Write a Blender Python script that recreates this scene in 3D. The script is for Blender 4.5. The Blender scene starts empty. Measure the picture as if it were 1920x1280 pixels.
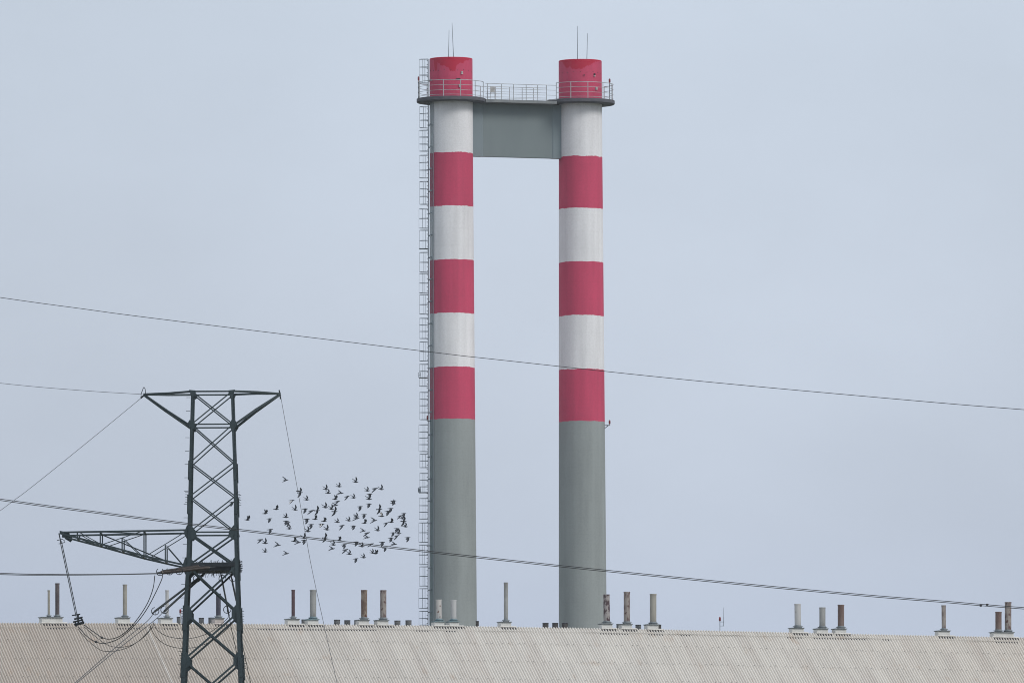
import bpy, bmesh, math, random
from mathutils import Vector, Matrix
random.seed(7)
C = bpy.context.scene
R = math.radians
# ------------------------------------------------------------------ camera
FPX = 400/36*1920
PITCH = math.atan((2157-640)/FPX)
ROLL = R(0.24)
cam = bpy.data.cameras.new('camera'); cam.lens = 400; cam.sensor_width = 36; cam.sensor_fit = 'HORIZONTAL'
cam.clip_start = 1; cam.clip_end = 12000
co = bpy.data.objects.new('camera', cam); C.collection.objects.link(co)
co.matrix_world = Matrix.Translation((0, 0, 2)) @ Matrix.Rotation(math.pi/2+PITCH, 4, 'X') @ Matrix.Rotation(-ROLL, 4, 'Z')
C.camera = co
CAM = Vector((0, 0, 2)); CR = co.matrix_world.to_3x3()
def ray(px, py):
    return CR @ Vector(((px-960)/FPX, -(py-640)/FPX, -1))
def P(px, py, Y):
    d = ray(px, py); return CAM + d*(Y/d.y)
def Pplane(px, py, p0, n):
    d = ray(px, py); return CAM + d*((p0-CAM).dot(n)/d.dot(n))
# ------------------------------------------------------------------ world, sun, exposure
SUN_EL, SUN_AZ = R(38), R(54)      # azimuth measured from the camera's back towards its right
w = bpy.data.worlds.new('World'); C.world = w; w.use_nodes = True
nt = w.node_tree; nt.nodes.clear()
N = nt.nodes.new
out = N('ShaderNodeOutputWorld'); mix = N('ShaderNodeMixShader'); b1 = N('ShaderNodeBackground'); b2 = N('ShaderNodeBackground')
sky = N('ShaderNodeTexSky'); sky.sky_type = 'NISHITA'; sky.sun_disc = False; sky.sun_elevation = SUN_EL
sky.sun_rotation = math.pi - SUN_AZ; sky.air_density = 1.2; sky.dust_density = 4; sky.ozone_density = 1
b1.inputs[1].default_value = 0.08
tc = N('ShaderNodeTexCoord'); sep = N('ShaderNodeSeparateXYZ'); ramp = N('ShaderNodeValToRGB')
mp = N('ShaderNodeMapping'); mp.inputs['Scale'].default_value = (9, 9, 16)
noi = N('ShaderNodeTexNoise'); noi.inputs['Scale'].default_value = 1.6; noi.inputs['Detail'].default_value = 2.5; noi.inputs['Roughness'].default_value = .45
mth = N('ShaderNodeMath'); mth.operation = 'MULTIPLY_ADD'; mth.inputs[1].default_value = 0.016; mth.inputs[2].default_value = -0.008
add = N('ShaderNodeMath'); add.operation = 'ADD'
nt.links.new(tc.outputs['Generated'], sep.inputs[0]); nt.links.new(tc.outputs['Generated'], mp.inputs[0])
nt.links.new(mp.outputs[0], noi.inputs['Vector']); nt.links.new(noi.outputs[0], mth.inputs[0])
nt.links.new(sep.outputs[2], add.inputs[0]); nt.links.new(mth.outputs[0], add.inputs[1])
nt.links.new(add.outputs[0], ramp.inputs[0])
def lin(c):
    return tuple(((v/255)/12.92 if v/255 <= .04045 else ((v/255+.055)/1.055)**2.4) for v in c)+(1,)
SKYR = [(0.0, (178, 189, 209)), (0.042, (184, 195, 215)), (0.056, (193, 203, 219)), (0.075, (198, 208, 223)), (0.098, (200, 211, 226)), (0.35, (214, 221, 230)), (1.0, (222, 224, 228))]
el = ramp.color_ramp.elements
el[0].position = 0; el[0].color = lin(SKYR[0][1]); el[1].position = 1; el[1].color = lin(SKYR[-1][1])
for p_, c_ in SKYR[1:-1]:
    e = el.new(p_); e.color = lin(c_)
b2.inputs[1].default_value = 1.0
# a lighter bank of cloud a little right of straight ahead
gx = N('ShaderNodeMath'); gx.operation = 'SUBTRACT'; gx.inputs[1].default_value = .012
ga = N('ShaderNodeMath'); ga.operation = 'ABSOLUTE'; gm = N('ShaderNodeMapRange'); gm.interpolation_type = 'SMOOTHSTEP'
gm.inputs[1].default_value = 0; gm.inputs[2].default_value = .075; gm.inputs[3].default_value = .985; gm.inputs[4].default_value = .865
n6 = N('ShaderNodeTexNoise'); n6.inputs['Scale'].default_value = 3.2; n6.inputs['Detail'].default_value = 4; n6.inputs['Roughness'].default_value = .5
nt.links.new(mp.outputs[0], n6.inputs['Vector'])
r6 = N('ShaderNodeMapRange'); r6.inputs[1].default_value = .3; r6.inputs[2].default_value = .7; r6.inputs[3].default_value = .96; r6.inputs[4].default_value = 1.035
nt.links.new(n6.outputs[0], r6.inputs[0])
g2 = N('ShaderNodeMath'); g2.operation = 'MULTIPLY'; nt.links.new(gm.outputs[0], g2.inputs[0]); nt.links.new(r6.outputs[0], g2.inputs[1])
nt.links.new(sep.outputs[0], gx.inputs[0]); nt.links.new(gx.outputs[0], ga.inputs[0]); nt.links.new(ga.outputs[0], gm.inputs[0])
nt.links.new(sky.outputs[0], b1.inputs[0]); nt.links.new(ramp.outputs[0], b2.inputs[0]); nt.links.new(g2.outputs[0], b2.inputs[1])
mix.inputs[0].default_value = 0.9
nt.links.new(b1.outputs[0], mix.inputs[1]); nt.links.new(b2.outputs[0], mix.inputs[2]); nt.links.new(mix.outputs[0], out.inputs[0])
sl = bpy.data.lights.new('sun', 'SUN'); sl.energy = 1.25; sl.angle = R(20); sl.color = (1, .96, .9)
so = bpy.data.objects.new('sun', sl); C.collection.objects.link(so)
sd = Vector((math.sin(SUN_AZ)*math.cos(SUN_EL), -math.cos(SUN_AZ)*math.cos(SUN_EL), math.sin(SUN_EL)))
so.rotation_euler = (-sd).to_track_quat('-Z', 'Y').to_euler()
so.location = (60, -60, 90)
C.view_settings.view_transform = 'Standard'; C.view_settings.look = 'None'; C.view_settings.exposure = 0.22; C.view_settings.gamma = 1
C.cycles.filter_width = 1.0
# ------------------------------------------------------------------ materials
def mat(name, col, col2=None, scale=2.0, rough=.7, metal=0.0, lo=.35, hi=.65, bump=0.0, stretch=(1, 1, 1), col3=None, scale3=8, lo3=.55, hi3=.65, detail=4):
    m = bpy.data.materials.new(name); m.use_nodes = True; t = m.node_tree; b = t.nodes['Principled BSDF']
    b.inputs['Roughness'].default_value = rough; b.inputs['Metallic'].default_value = metal
    c1 = tuple(col)+(1,)
    if col2 is None:
        col2 = tuple(v*.8 for v in col)
    c2 = tuple(col2)+(1,)
    tc = t.nodes.new('ShaderNodeTexCoord'); mp = t.nodes.new('ShaderNodeMapping'); mp.inputs['Scale'].default_value = stretch
    no = t.nodes.new('ShaderNodeTexNoise'); no.inputs['Scale'].default_value = scale; no.inputs['Detail'].default_value = detail
    rp = t.nodes.new('ShaderNodeValToRGB'); rp.color_ramp.elements[0].position = lo; rp.color_ramp.elements[1].position = hi
    rp.color_ramp.elements[0].color = c1; rp.color_ramp.elements[1].color = c2
    L = t.links.new
    L(tc.outputs['Object'], mp.inputs[0]); L(mp.outputs[0], no.inputs['Vector']); L(no.outputs[0], rp.inputs[0])
    last = rp.outputs[0]
    if col3 is not None:
        n3 = t.nodes.new('ShaderNodeTexNoise'); n3.inputs['Scale'].default_value = scale3; n3.inputs['Detail'].default_value = 5
        r3 = t.nodes.new('ShaderNodeMapRange'); r3.inputs[1].default_value = lo3; r3.inputs[2].default_value = hi3
        mx = t.nodes.new('ShaderNodeMix'); mx.data_type = 'RGBA'
        L(mp.outputs[0], n3.inputs['Vector']); L(n3.outputs[0], r3.inputs[0]); L(r3.outputs[0], mx.inputs[0])
        L(last, mx.inputs[6]); mx.inputs[7].default_value = tuple(col3)+(1,); last = mx.outputs[2]
    L(last, b.inputs['Base Color'])
    if bump:
        bp = t.nodes.new('ShaderNodeBump'); bp.inputs['Strength'].default_value = bump; bp.inputs['Distance'].default_value = .02
        L(no.outputs[0], bp.inputs['Height']); L(bp.outputs[0], b.inputs['Normal'])
    return m
M = {}
M['pylon'] = mat('green_steel_paint', (.015, .033, .042), (.030, .052, .062), 3, .55, 0, stretch=(1, 1, .4))
M['pylon_dark'] = mat('dark_steel', (.008, .014, .022), (.014, .022, .03), 4, .6)
M['galv'] = mat('galvanised_steel', (.50, .53, .56), (.38, .41, .44), 4, .5, .2)
M['cage'] = mat('weathered_ladder_steel', (.15, .19, .23), (.20, .24, .28), 3, .6)
M['tray'] = mat('teal_cable', (.13, .22, .25), (.10, .17, .20), 3, .6)
M['wire'] = mat('bare_wire', (.035, .04, .05), (.05, .055, .06), 5, .55)
M['slab'] = mat('dark_concrete', (.115, .115, .135), (.075, .08, .10), 2.2, .85, stretch=(1, 1, 3))
M['deckedge'] = mat('deck_concrete', (.25, .27, .28), (.20, .22, .24), 1.5, .85)
M['beam'] = mat('grey_beam_paint', (.215, .265, .295), (.185, .235, .26), .5, .8, stretch=(1, 1, .25), detail=6)
M['panel'] = mat('dark_grey_panel', (.205, .25, .265), (.18, .22, .235), .5, .8, stretch=(1, 1, .25), detail=6)
M['lamp_red'] = mat('red_lamp_glass', (.25, .01, .012), (.12, .008, .01), 6, .3)
M['lamp_box'] = mat('lamp_body', (.55, .55, .55), (.4, .4, .4), 6, .5)
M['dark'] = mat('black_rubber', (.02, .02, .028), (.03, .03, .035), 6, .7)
M['ins_brown'] = mat('brown_insulator', (.075, .062, .058), (.10, .085, .075), 3, .45)
M['ins_grey'] = mat('grey_glass_insulator', (.03, .04, .05), (.05, .06, .07), 6, .3)
M['ins_slate'] = mat('slate_grey_insulator', (.05, .062, .068), (.075, .085, .09), 3, .45)
M['inner'] = mat('sooty_lining', (.03, .03, .03), (.05, .045, .04), 3, .9)
M['curb'] = mat('white_vent_curb', (.70, .71, .70), (.52, .52, .50), 1.6, .75, lo=.45, hi=.8, stretch=(1, 1, 2))
M['curb_pink'] = mat('pinkish_vent_curb', (.60, .56, .54), (.38, .33, .32), 1.6, .75, lo=.4, hi=.8)
M['capgrey'] = mat('grey_vent_cap', (.17, .20, .22), (.26, .29, .31), 3, .6)
M['capblue'] = mat('bluish_vent_cap', (.14, .25, .30), (.22, .30, .33), 3, .6)
M['flash'] = mat('white_flashing', (.78, .78, .76), (.6, .58, .55), 2, .6)
M['joint'] = mat('pale_joint_metal', (.62, .60, .57), (.5, .48, .45), 2, .6)
M['wall'] = mat('rendered_wall', (.42, .40, .37), (.34, .32, .30), .6, .9)
M['glassdark'] = mat('hall_window_glass', (.04, .05, .06), (.06, .07, .08), 1, .15)
M['bird'] = mat('dark_pigeon_feathers', (.006, .011, .022), (.014, .02, .032), 20, .8)
M['birdwing'] = mat('pigeon_wing_underside', (.055, .07, .095), (.03, .04, .055), 20, .8)
M['birdwhite'] = mat('white_pigeon_feathers', (.75, .76, .78), (.6, .6, .62), 20, .8)
M['ground'] = mat('dry_grass_ground', (.075, .085, .035), (.12, .11, .07), .08, .95, detail=8)
PIPE = {
 'grey': mat('galvanised_pipe', (.34, .35, .35), (.24, .25, .25), 2.2, .55, .1, stretch=(1, 1, .5), col3=(.17, .16, .15), scale3=3, lo3=.55, hi3=.7),
 'light': mat('pale_painted_pipe', (.52, .53, .54), (.44, .45, .46), 1.4, .5, .1, stretch=(1, 1, .4), col3=(.33, .33, .34), scale3=5, lo3=.6, hi3=.66),
 'beige': mat('weathered_beige_pipe', (.36, .35, .31), (.26, .25, .22), 2, .6, .1, stretch=(1, 1, .5), col3=(.15, .14, .13), scale3=4, lo3=.6, hi3=.7),
 'dark': mat('dark_purple_brown_pipe', (.065, .05, .058), (.10, .08, .085), 2.5, .6, .0, stretch=(1, 1, .5), col3=(.16, .14, .14), scale3=6, lo3=.58, hi3=.7),
 'navy': mat('dark_navy_pipe', (.035, .035, .06), (.05, .048, .07), 2.5, .6),
 'maroon': mat('maroon_pipe', (.085, .040, .05), (.055, .035, .045), 2.5, .6, stretch=(1, 1, .4), col3=(.14, .12, .13), scale3=5, lo3=.58, hi3=.7),
 'rust': mat('rusty_pipe', (.13, .085, .065), (.29, .25, .20), 3.2, .75, lo=.42, hi=.6, stretch=(1, 1, .45), col3=(.10, .035, .025), scale3=4, lo3=.52, hi3=.6),
 'rustgrey': mat('rust_flecked_pipe', (.30, .27, .25), (.16, .12, .115), 4, .7, lo=.45, hi=.58, stretch=(1, 1, .5), col3=(.09, .04, .04), scale3=6, lo3=.58, hi3=.64),
 'rustdark': mat('peeling_rust_pipe', (.33, .31, .31), (.065, .035, .042), 4.5, .7, lo=.46, hi=.54, stretch=(1, 1, .6)),
 'brown': mat('brown_pipe', (.125, .075, .062), (.19, .14, .125), 2.2, .7, stretch=(1, 1, .35), col3=(.06, .04, .04), scale3=5, lo3=.6, hi3=.7),
 'lightrust': mat('pale_pipe_with_rust_marks', (.52, .51, .50), (.42, .42, .42), 2, .6, stretch=(1, 1, .5), col3=(.16, .09, .08), scale3=7, lo3=.60, hi3=.66),
 'stub': mat('dull_pipe_stub', (.15, .16, .17), (.10, .105, .11), 5, .7),
 'stubdark': mat('dark_pipe_stub', (.045, .045, .042), (.07, .06, .06), 5, .8),
}
# ------------------------------------------------------------------ mesh helpers
class MB:
    def __init__(s): s.v = []; s.f = []; s.m = []; s.mi = 0
    def add(s, vs, fs):
        o = len(s.v); s.v += [tuple(x) for x in vs]; s.f += [tuple(i+o for i in f) for f in fs]; s.m += [s.mi]*len(fs)
    def box(s, c, size, rot=None):
        c = Vector(c); h = Vector(size)/2; vs = []
        for x in (-1, 1):
            for y in (-1, 1):
                for z in (-1, 1):
                    d = Vector((x*h.x, y*h.y, z*h.z)); vs.append(c + (rot @ d if rot else d))
        s.add(vs, [(0, 1, 3, 2), (4, 6, 7, 5), (0, 4, 5, 1), (2, 3, 7, 6), (0, 2, 6, 4), (1, 5, 7, 3)])
    def frame(s, a, b, up=Vector((0, 0, 1))):
        d = (b-a).normalized()
        if abs(d.dot(up)) > .98: up = Vector((0, 1, 0))
        x = d.cross(up).normalized(); return d, x, x.cross(d).normalized()
    def bar(s, a, b, w, h=None, up=Vector((0, 0, 1)), off=(0, 0)):
        a, b = Vector(a), Vector(b); h = h or w; d, x, y = s.frame(a, b, up); vs = []
        for p in (a, b):
            for sx, sy in ((-1, -1), (1, -1), (1, 1), (-1, 1)):
                vs.append(p + x*(off[0]+sx*w/2) + y*(off[1]+sy*h/2))
        s.add(vs, [(3, 2, 1, 0), (4, 5, 6, 7), (0, 1, 5, 4), (1, 2, 6, 5), (2, 3, 7, 6), (3, 0, 4, 7)])
    def tube(s, pts, r, n=6, cap=True):
        pts = [Vector(p) for p in pts]; rs = r if isinstance(r, (list, tuple)) else [r]*len(pts); o = []
        up = Vector((0, 0, 1)); d0 = (pts[-1]-pts[0]).normalized()
        if abs(d0.z) > .9: up = Vector((0, 1, 0))
        for i, p in enumerate(pts):
            d = (pts[min(i+1, len(pts)-1)]-pts[max(i-1, 0)]).normalized()
            x = d.cross(up)
            x = x.normalized() if x.length > 1e-6 else Vector((1, 0, 0)); y = x.cross(d).normalized()
            for k in range(n):
                a = 2*math.pi*k/n; o.append(p + (x*math.cos(a)+y*math.sin(a))*rs[i])
        f = [(i*n+k, i*n+(k+1) % n, (i+1)*n+(k+1) % n, (i+1)*n+k) for i in range(len(pts)-1) for k in range(n)]
        if cap: f += [tuple(range(n))[::-1], tuple((len(pts)-1)*n+k for k in range(n))]
        s.add(o, f)
    def lathe(s, prof, n=48, c=(0, 0, 0), ax=None, closed=False):
        # prof: list of (r, z)
        c = Vector(c); o = []
        for r, z in prof:
            for k in range(n):
                a = 2*math.pi*k/n; q = Vector((r*math.cos(a), r*math.sin(a), z)); o.append(c + (ax @ q if ax else q))
        f = [(i*n+k, i*n+(k+1) % n, (i+1)*n+(k+1) % n, (i+1)*n+k) for i in range(len(prof)-1) for k in range(n)]
        s.add(o, f)
    def poly(s, pts, t, nrm):
        pts = [Vector(p) for p in pts]; n = len(pts); nrm = Vector(nrm)*t/2
        vs = [p-nrm for p in pts]+[p+nrm for p in pts]
        s.add(vs, [tuple(range(n)), tuple(range(2*n-1, n-1, -1))]+[(i, (i+1) % n, (i+1) % n+n, i+n) for i in range(n)])
    def build(s, name, mats, parent=None, smooth=False, origin=None, fix=True):
        me = bpy.data.meshes.new(name)
        o = Vector(origin) if origin is not None else Vector((0, 0, 0))
        me.from_pydata([tuple(Vector(v)-o) for v in s.v], [], s.f); me.update()
        for m in (mats if isinstance(mats, (list, tuple)) else [mats]): me.materials.append(m)
        me.polygons.foreach_set('material_index', s.m)
        if fix:
            bm = bmesh.new(); bm.from_mesh(me); bmesh.ops.recalc_face_normals(bm, faces=bm.faces[:]); bm.to_mesh(me); bm.free()
        if smooth:
            me.polygons.foreach_set('use_smooth', [True]*len(me.polygons))
            try: me.set_sharp_from_angle(angle=R(40))
            except Exception: pass
        ob = bpy.data.objects.new(name, me); C.collection.objects.link(ob)
        if parent is not None:
            ob.parent = parent
            # all coordinates are given in world space: undo the parent's transform
            base = Vector((0, 0, 0)); q = parent
            while q is not None: base += q.location; q = q.parent
            ob.location = o - base
        else: ob.location = o
        return ob
def thing(name, label, cat, loc, group=None):
    o = bpy.data.objects.new(name, None); C.collection.objects.link(o); o.location = loc; o.empty_display_size = .3
    o['label'] = label; o['category'] = cat
    if group: o['group'] = group
    return o
def tag(o, label, cat, group=None):
    o['label'] = label; o['category'] = cat
    if group: o['group'] = group
    return o
def interp(tab, x):
    if x <= tab[0][0]: i = 0
    elif x >= tab[-1][0]: i = len(tab)-2
    else:
        i = 0
        while tab[i+1][0] < x: i += 1
    (a, va), (b, vb) = tab[i], tab[i+1]
    return va+(vb-va)*(x-a)/(b-a)
def smooth_curve(pts, n=12):
    # Catmull-Rom through the points
    pts = [Vector(p) for p in pts]; ext = [pts[0]*2-pts[1]]+pts+[pts[-1]*2-pts[-2]]; o = []
    for i in range(1, len(ext)-2):
        p0, p1, p2, p3 = ext[i-1:i+3]
        for k in range(n):
            t = k/n
            o.append(.5*((2*p1)+(p2-p0)*t+(2*p0-5*p1+4*p2-p3)*t*t+(3*p1-p0-3*p2+p3)*t**3))
    o.append(pts[-1]); return o
# ------------------------------------------------------------------ ground
g = MB(); S = 6000
nx = 24
for i in range(nx):
    for j in range(nx):
        x0, x1 = -S+2*S*i/nx, -S+2*S*(i+1)/nx; y0, y1 = -S+2*S*j/nx, -S+2*S*(j+1)/nx
        g.add([(x0, y0, 0), (x1, y0, 0), (x1, y1, 0), (x0, y1, 0)], [(0, 1, 2, 3)])
go = g.build('ground', M['ground'], fix=False); go['kind'] = 'structure'
# ------------------------------------------------------------------ chimneys
ROT = R(20)
YL, YR = 840.0, 843.4
SC = 25.4
def shaft_material(name, z_edges, ztop, stain, seed):
    """Painted concrete: bands change at the heights z_edges (local z), red first from the top."""
    m = bpy.data.materials.new(name); m.use_nodes = True; t = m.node_tree; b = t.nodes['Principled BSDF']; L = t.links.new
    N = t.nodes.new
    tc = N('ShaderNodeTexCoord'); sp = N('ShaderNodeSeparateXYZ'); L(tc.outputs['Object'], sp.inputs[0])
    # uneven paint edge
    n1 = N('ShaderNodeTexNoise'); n1.inputs['Scale'].default_value = 1.7; n1.inputs['Detail'].default_value = 5; n1.inputs['Roughness'].default_value = .65
    mp1 = N('ShaderNodeMapping'); mp1.inputs['Location'].default_value = (seed*7.3, seed, 0); mp1.inputs['Scale'].default_value = (1, 1, .4)
    L(tc.outputs['Object'], mp1.inputs[0]); L(mp1.outputs[0], n1.inputs['Vector'])
    a1 = N('ShaderNodeMath'); a1.operation = 'MULTIPLY_ADD'; a1.inputs[1].default_value = .22; a1.inputs[2].default_value = -.11; L(n1.outputs[0], a1.inputs[0])
    a2 = N('ShaderNodeMath'); a2.operation = 'ADD'; L(sp.outputs[2], a2.inputs[0]); L(a1.outputs[0], a2.inputs[1])
    mr = N('ShaderNodeMapRange'); z0, z1 = z_edges[-1]-2, ztop+1; mr.inputs[1].default_value = z0; mr.inputs[2].default_value = z1; L(a2.outputs[0], mr.inputs[0])
    rp = N('ShaderNodeValToRGB'); rp.color_ramp.interpolation = 'CONSTANT'
    red, white, grey = (.57, .052, .132, 1), (.82, .83, .87, 1), (.305, .340, .345, 1)
    el = rp.color_ramp.elements
    # from the bottom: grey, red, white, red, ...
    el[0].position = 0; el[0].color = grey
    zs = list(reversed(z_edges)); cols = [red if i % 2 == 0 else white for i in range(len(zs))]
    el[1].position = (zs[0]-z0)/(z1-z0); el[1].color = cols[0]
    for z, c in zip(zs[1:], cols[1:]):
        e = el.new((z-z0)/(z1-z0)); e.color = c
    L(mr.outputs[0], rp.inputs[0])
    # tonal patches and vertical streaks
    mp2 = N('ShaderNodeMapping'); mp2.inputs['Scale'].default_value = (1.6, 1.6, .10); mp2.inputs['Location'].default_value = (seed, 0, 3)
    n2 = N('ShaderNodeTexNoise'); n2.inputs['Scale'].default_value = 1.4; n2.inputs['Detail'].default_value = 6
    L(tc.outputs['Object'], mp2.inputs[0]); L(mp2.outputs[0], n2.inputs['Vector'])
    n3 = N('ShaderNodeTexNoise'); n3.inputs['Scale'].default_value = .55; n3.inputs['Detail'].default_value = 5; L(mp1.outputs[0], n3.inputs['Vector'])
    ad = N('ShaderNodeMath'); ad.operation = 'ADD'; L(n2.outputs[0], ad.inputs[0]); L(n3.outputs[0], ad.inputs[1])
    mr2 = N('ShaderNodeMapRange'); mr2.inputs[1].default_value = .7; mr2.inputs[2].default_value = 1.3; mr2.inputs[3].default_value = .87; mr2.inputs[4].default_value = 1.07; L(ad.outputs[0], mr2.inputs[0])
    # horizontal pour joints
    wv = N('ShaderNodeMath'); wv.operation = 'FRACT'; dv = N('ShaderNodeMath'); dv.operation = 'DIVIDE'; dv.inputs[1].default_value = 1.25
    L(a2.outputs[0], dv.inputs[0]); L(dv.outputs[0], wv.inputs[0])
    jn = N('ShaderNodeMapRange'); jn.inputs[1].default_value = 0; jn.inputs[2].default_value = .06; jn.inputs[3].default_value = .955; jn.inputs[4].default_value = 1; L(wv.outputs[0], jn.inputs[0])
    mu = N('ShaderNodeMath'); mu.operation = 'MULTIPLY'; L(mr2.outputs[0], mu.inputs[0]); L(jn.outputs[0], mu.inputs[1])
    # fine speckle
    n4 = N('ShaderNodeTexNoise'); n4.inputs['Scale'].default_value = 9; n4.inputs['Detail'].default_value = 3; L(tc.outputs['Object'], n4.inputs['Vector'])
    mr4 = N('ShaderNodeMapRange'); mr4.inputs[1].default_value = .3; mr4.inputs[2].default_value = .7; mr4.inputs[3].default_value = .95; mr4.inputs[4].default_value = 1.05; L(n4.outputs[0], mr4.inputs[0])
    mu2 = N('ShaderNodeMath'); mu2.operation = 'MULTIPLY'; L(mu.outputs[0], mu2.inputs[0]); L(mr4.outputs[0], mu2.inputs[1])
    vm = N('ShaderNodeVectorMath'); vm.operation = 'SCALE'; L(rp.outputs[0], vm.inputs[0]); L(mu2.outputs[0], vm.inputs['Scale'])
    # a run of fresh red paint hanging from the rim on the side towards the camera
    ux = N('ShaderNodeMapRange'); ux.inputs[1].default_value = -1.6; ux.inputs[2].default_value = 1.6; L(sp.outputs[0], ux.inputs[0])
    cr = N('ShaderNodeValToRGB'); e = cr.color_ramp.elements; e[0].position = 0; e[0].color = (0, 0, 0, 1); e[1].position = 1; e[1].color = (0, 0, 0, 1)
    for u, d in stain:
        q = e.new(min(max(u, .001), .999)); q.color = (d, d, d, 1)
    L(ux.outputs[0], cr.inputs[0])
    n5 = N('ShaderNodeTexNoise'); n5.inputs['Scale'].default_value = 5; n5.inputs['Detail'].default_value = 4; L(mp1.outputs[0], n5.inputs['Vector'])
    m5 = N('ShaderNodeMath'); m5.operation = 'MULTIPLY_ADD'; m5.inputs[1].default_value = .5; m5.inputs[2].default_value = -.33; L(n5.outputs[0], m5.inputs[0])
    dz = N('ShaderNodeMath'); dz.operation = 'SUBTRACT'; dz.inputs[0].default_value = ztop; L(sp.outputs[2], dz.inputs[1])
    dz2 = N('ShaderNodeMath'); dz2.operation = 'ADD'; L(dz.outputs[0], dz2.inputs[0]); L(m5.outputs[0], dz2.inputs[1])
    lt = N('ShaderNodeMath'); lt.operation = 'LESS_THAN'; L(dz2.outputs[0], lt.inputs[0]); L(cr.outputs[0], lt.inputs[1])
    fr = N('ShaderNodeMath'); fr.operation = 'LESS_THAN'; fr.inputs[1].default_value = 0.2; L(sp.outputs[1], fr.inputs[0])
    ml = N('ShaderNodeMath'); ml.operation = 'MULTIPLY'; L(lt.outputs[0], ml.inputs[0]); L(fr.outputs[0], ml.inputs[1])
    mx = N('ShaderNodeMix'); mx.data_type = 'RGBA'; L(ml.outputs[0], mx.inputs[0]); L(vm.outputs[0], mx.inputs[6]); mx.inputs[7].default_value = (.50, .003, .042, 1)
    L(mx.outputs[2], b.inputs['Base Color']); b.inputs['Roughness'].default_value = .75
    bp = N('ShaderNodeBump'); bp.inputs['Strength'].default_value = .25; bp.inputs['Distance'].default_value = .02; L(mu2.outputs[0], bp.inputs['Height']); L(bp.outputs[0], b.inputs['Normal'])
    return m
PLAT_H = .30
def rail_ring(mb_rail, mb_post, cx, cy, z, rad, a0, a1, step, heights, top):
    n = max(2, int(abs(a1-a0)/R(6)))
    for h in heights:
        mb_rail.tube([(cx+rad*math.sin(a0+(a1-a0)*k/n), cy-rad*math.cos(a0+(a1-a0)*k/n), z+h) for k in range(n+1)], .024 if h == heights[0] else .017, 6)
    a = a0
    while a <= a1+.01:
        x, y = cx+rad*math.sin(a), cy-rad*math.cos(a)
        mb_post.append(((x, y, z), (x, y, z+top))); a += step
def lamp_parts(parent, x, y, z, h=.36, arm=None):
    """A small red obstruction lamp: post base at (x,y,z)."""
    m = MB(); m.tube([(x, y, z), (x, y, z+.10)], .045, 10); lb = m.build('warning_light', M['lamp_box'], parent, True, origin=(x, y, z))
    m = MB(); m.lathe([(.0, h), (.045, h-.02), (.07, h-.08), (.07, .14), (.05, .10), (0, .10)], 12, (x, y, z)); m.build('lamp_glass', M['lamp_red'], lb, True, origin=(x, y, z))
    if arm:
        m = MB()
        for a, b in arm: m.bar(a, b, .05)
        m.build('lamp_bracket', M['dark'], lb, origin=(x, y, z))
    return lb
def chimney(label, cpx, Yc, bands, topy, r_tab, platy, stain, seed, rods, rail_cut, lamp_angles):
    ctop = P(cpx, topy, Yc); cx, cy = ctop.x, Yc
    ztop = ctop.z + 0.0
    base = Vector((cx, cy, 0))
    th = thing('chimney', label, 'chimney', base, 'twin factory chimneys')
    def rad(z):
        return interp(r_tab, z)
    zed = [P(cpx, y, Yc-1.6).z for y in bands]
    mshaft = shaft_material('banded_chimney_paint', zed, ztop, stain, seed)
    m = MB(); prof = []
    z = 0.0
    while z < ztop-.9: prof.append((rad(z), z)); z += .8
    prof += [(rad(ztop), ztop-.03), (rad(ztop)-.03, ztop)]
    m.lathe(prof, 72, (cx, cy, 0))
    m.lathe([(rad(ztop)-.03, ztop), (rad(ztop)-.22, ztop)], 72, (cx, cy, 0))
    sh = m.build('shaft', mshaft, th, True, origin=base)
    m = MB(); m.lathe([(rad(ztop)-.22, ztop), (rad(ztop)-.22, ztop-6), (0, ztop-6)], 40, (cx, cy, 0)); m.build('flue', M['inner'], th, True, origin=base)
    zp = P(cpx, platy, Yc-2.56).z     # upper edge of the slab at the front
    m = MB(); m.lathe([(rad(zp)+.004, zp-PLAT_H), (2.50, zp-PLAT_H), (2.56, zp-PLAT_H+.05), (2.56, zp-.02), (2.53, zp), (rad(zp)+.004, zp)], 64, (cx, cy, 0))
    m.build('platform', M['slab'], th, True, origin=(cx, cy, zp))
    rm = MB(); posts = []
    rail_ring(rm, posts, cx, cy, zp, 2.45, rail_cut[0], rail_cut[1], R(30), [1.2, .83, .45, .12], 1.2)
    ro = rm.build('railing', M['galv'], th, True, origin=(cx, cy, zp))
    for a, b in posts:
        q = MB(); q.bar(a, b, .055, .055); q.build('railing_post', M['galv'], ro, origin=a)
    # lightning rods
    for (bx, by, tx, ty, yy) in rods:
        a = P(bx, by+1, Yc+yy); b = P(tx, ty, Yc+yy); a.z = ztop-.25
        q = MB(); q.tube([a, b], [.028, .014], 6); q.build('lightning_rod', M['cage'], th, True, origin=a)
    # small anchor holes round the top
    for k in range(9):
        a = R(-72+18*k); zz = ztop-.93-.03*(k % 3); r0 = rad(zz); q = MB()
        q.tube([(cx+(r0-.02)*math.sin(a), cy-(r0-.02)*math.cos(a), zz), (cx+(r0+.015)*math.sin(a), cy-(r0+.015)*math.cos(a), zz)], .028, 8); q.build('anchor_bolt', M['dark'], th, origin=(cx+r0*math.sin(a), cy-r0*math.cos(a), zz))
    return th, cx, cy, ztop, zp, rad, base
rt = [(0, 1.92), (P(850, 1170, YL).z, 1.755), (P(850, 290, YL).z, 1.60), (P(850, 100, YL).z, 1.594)]
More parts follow.
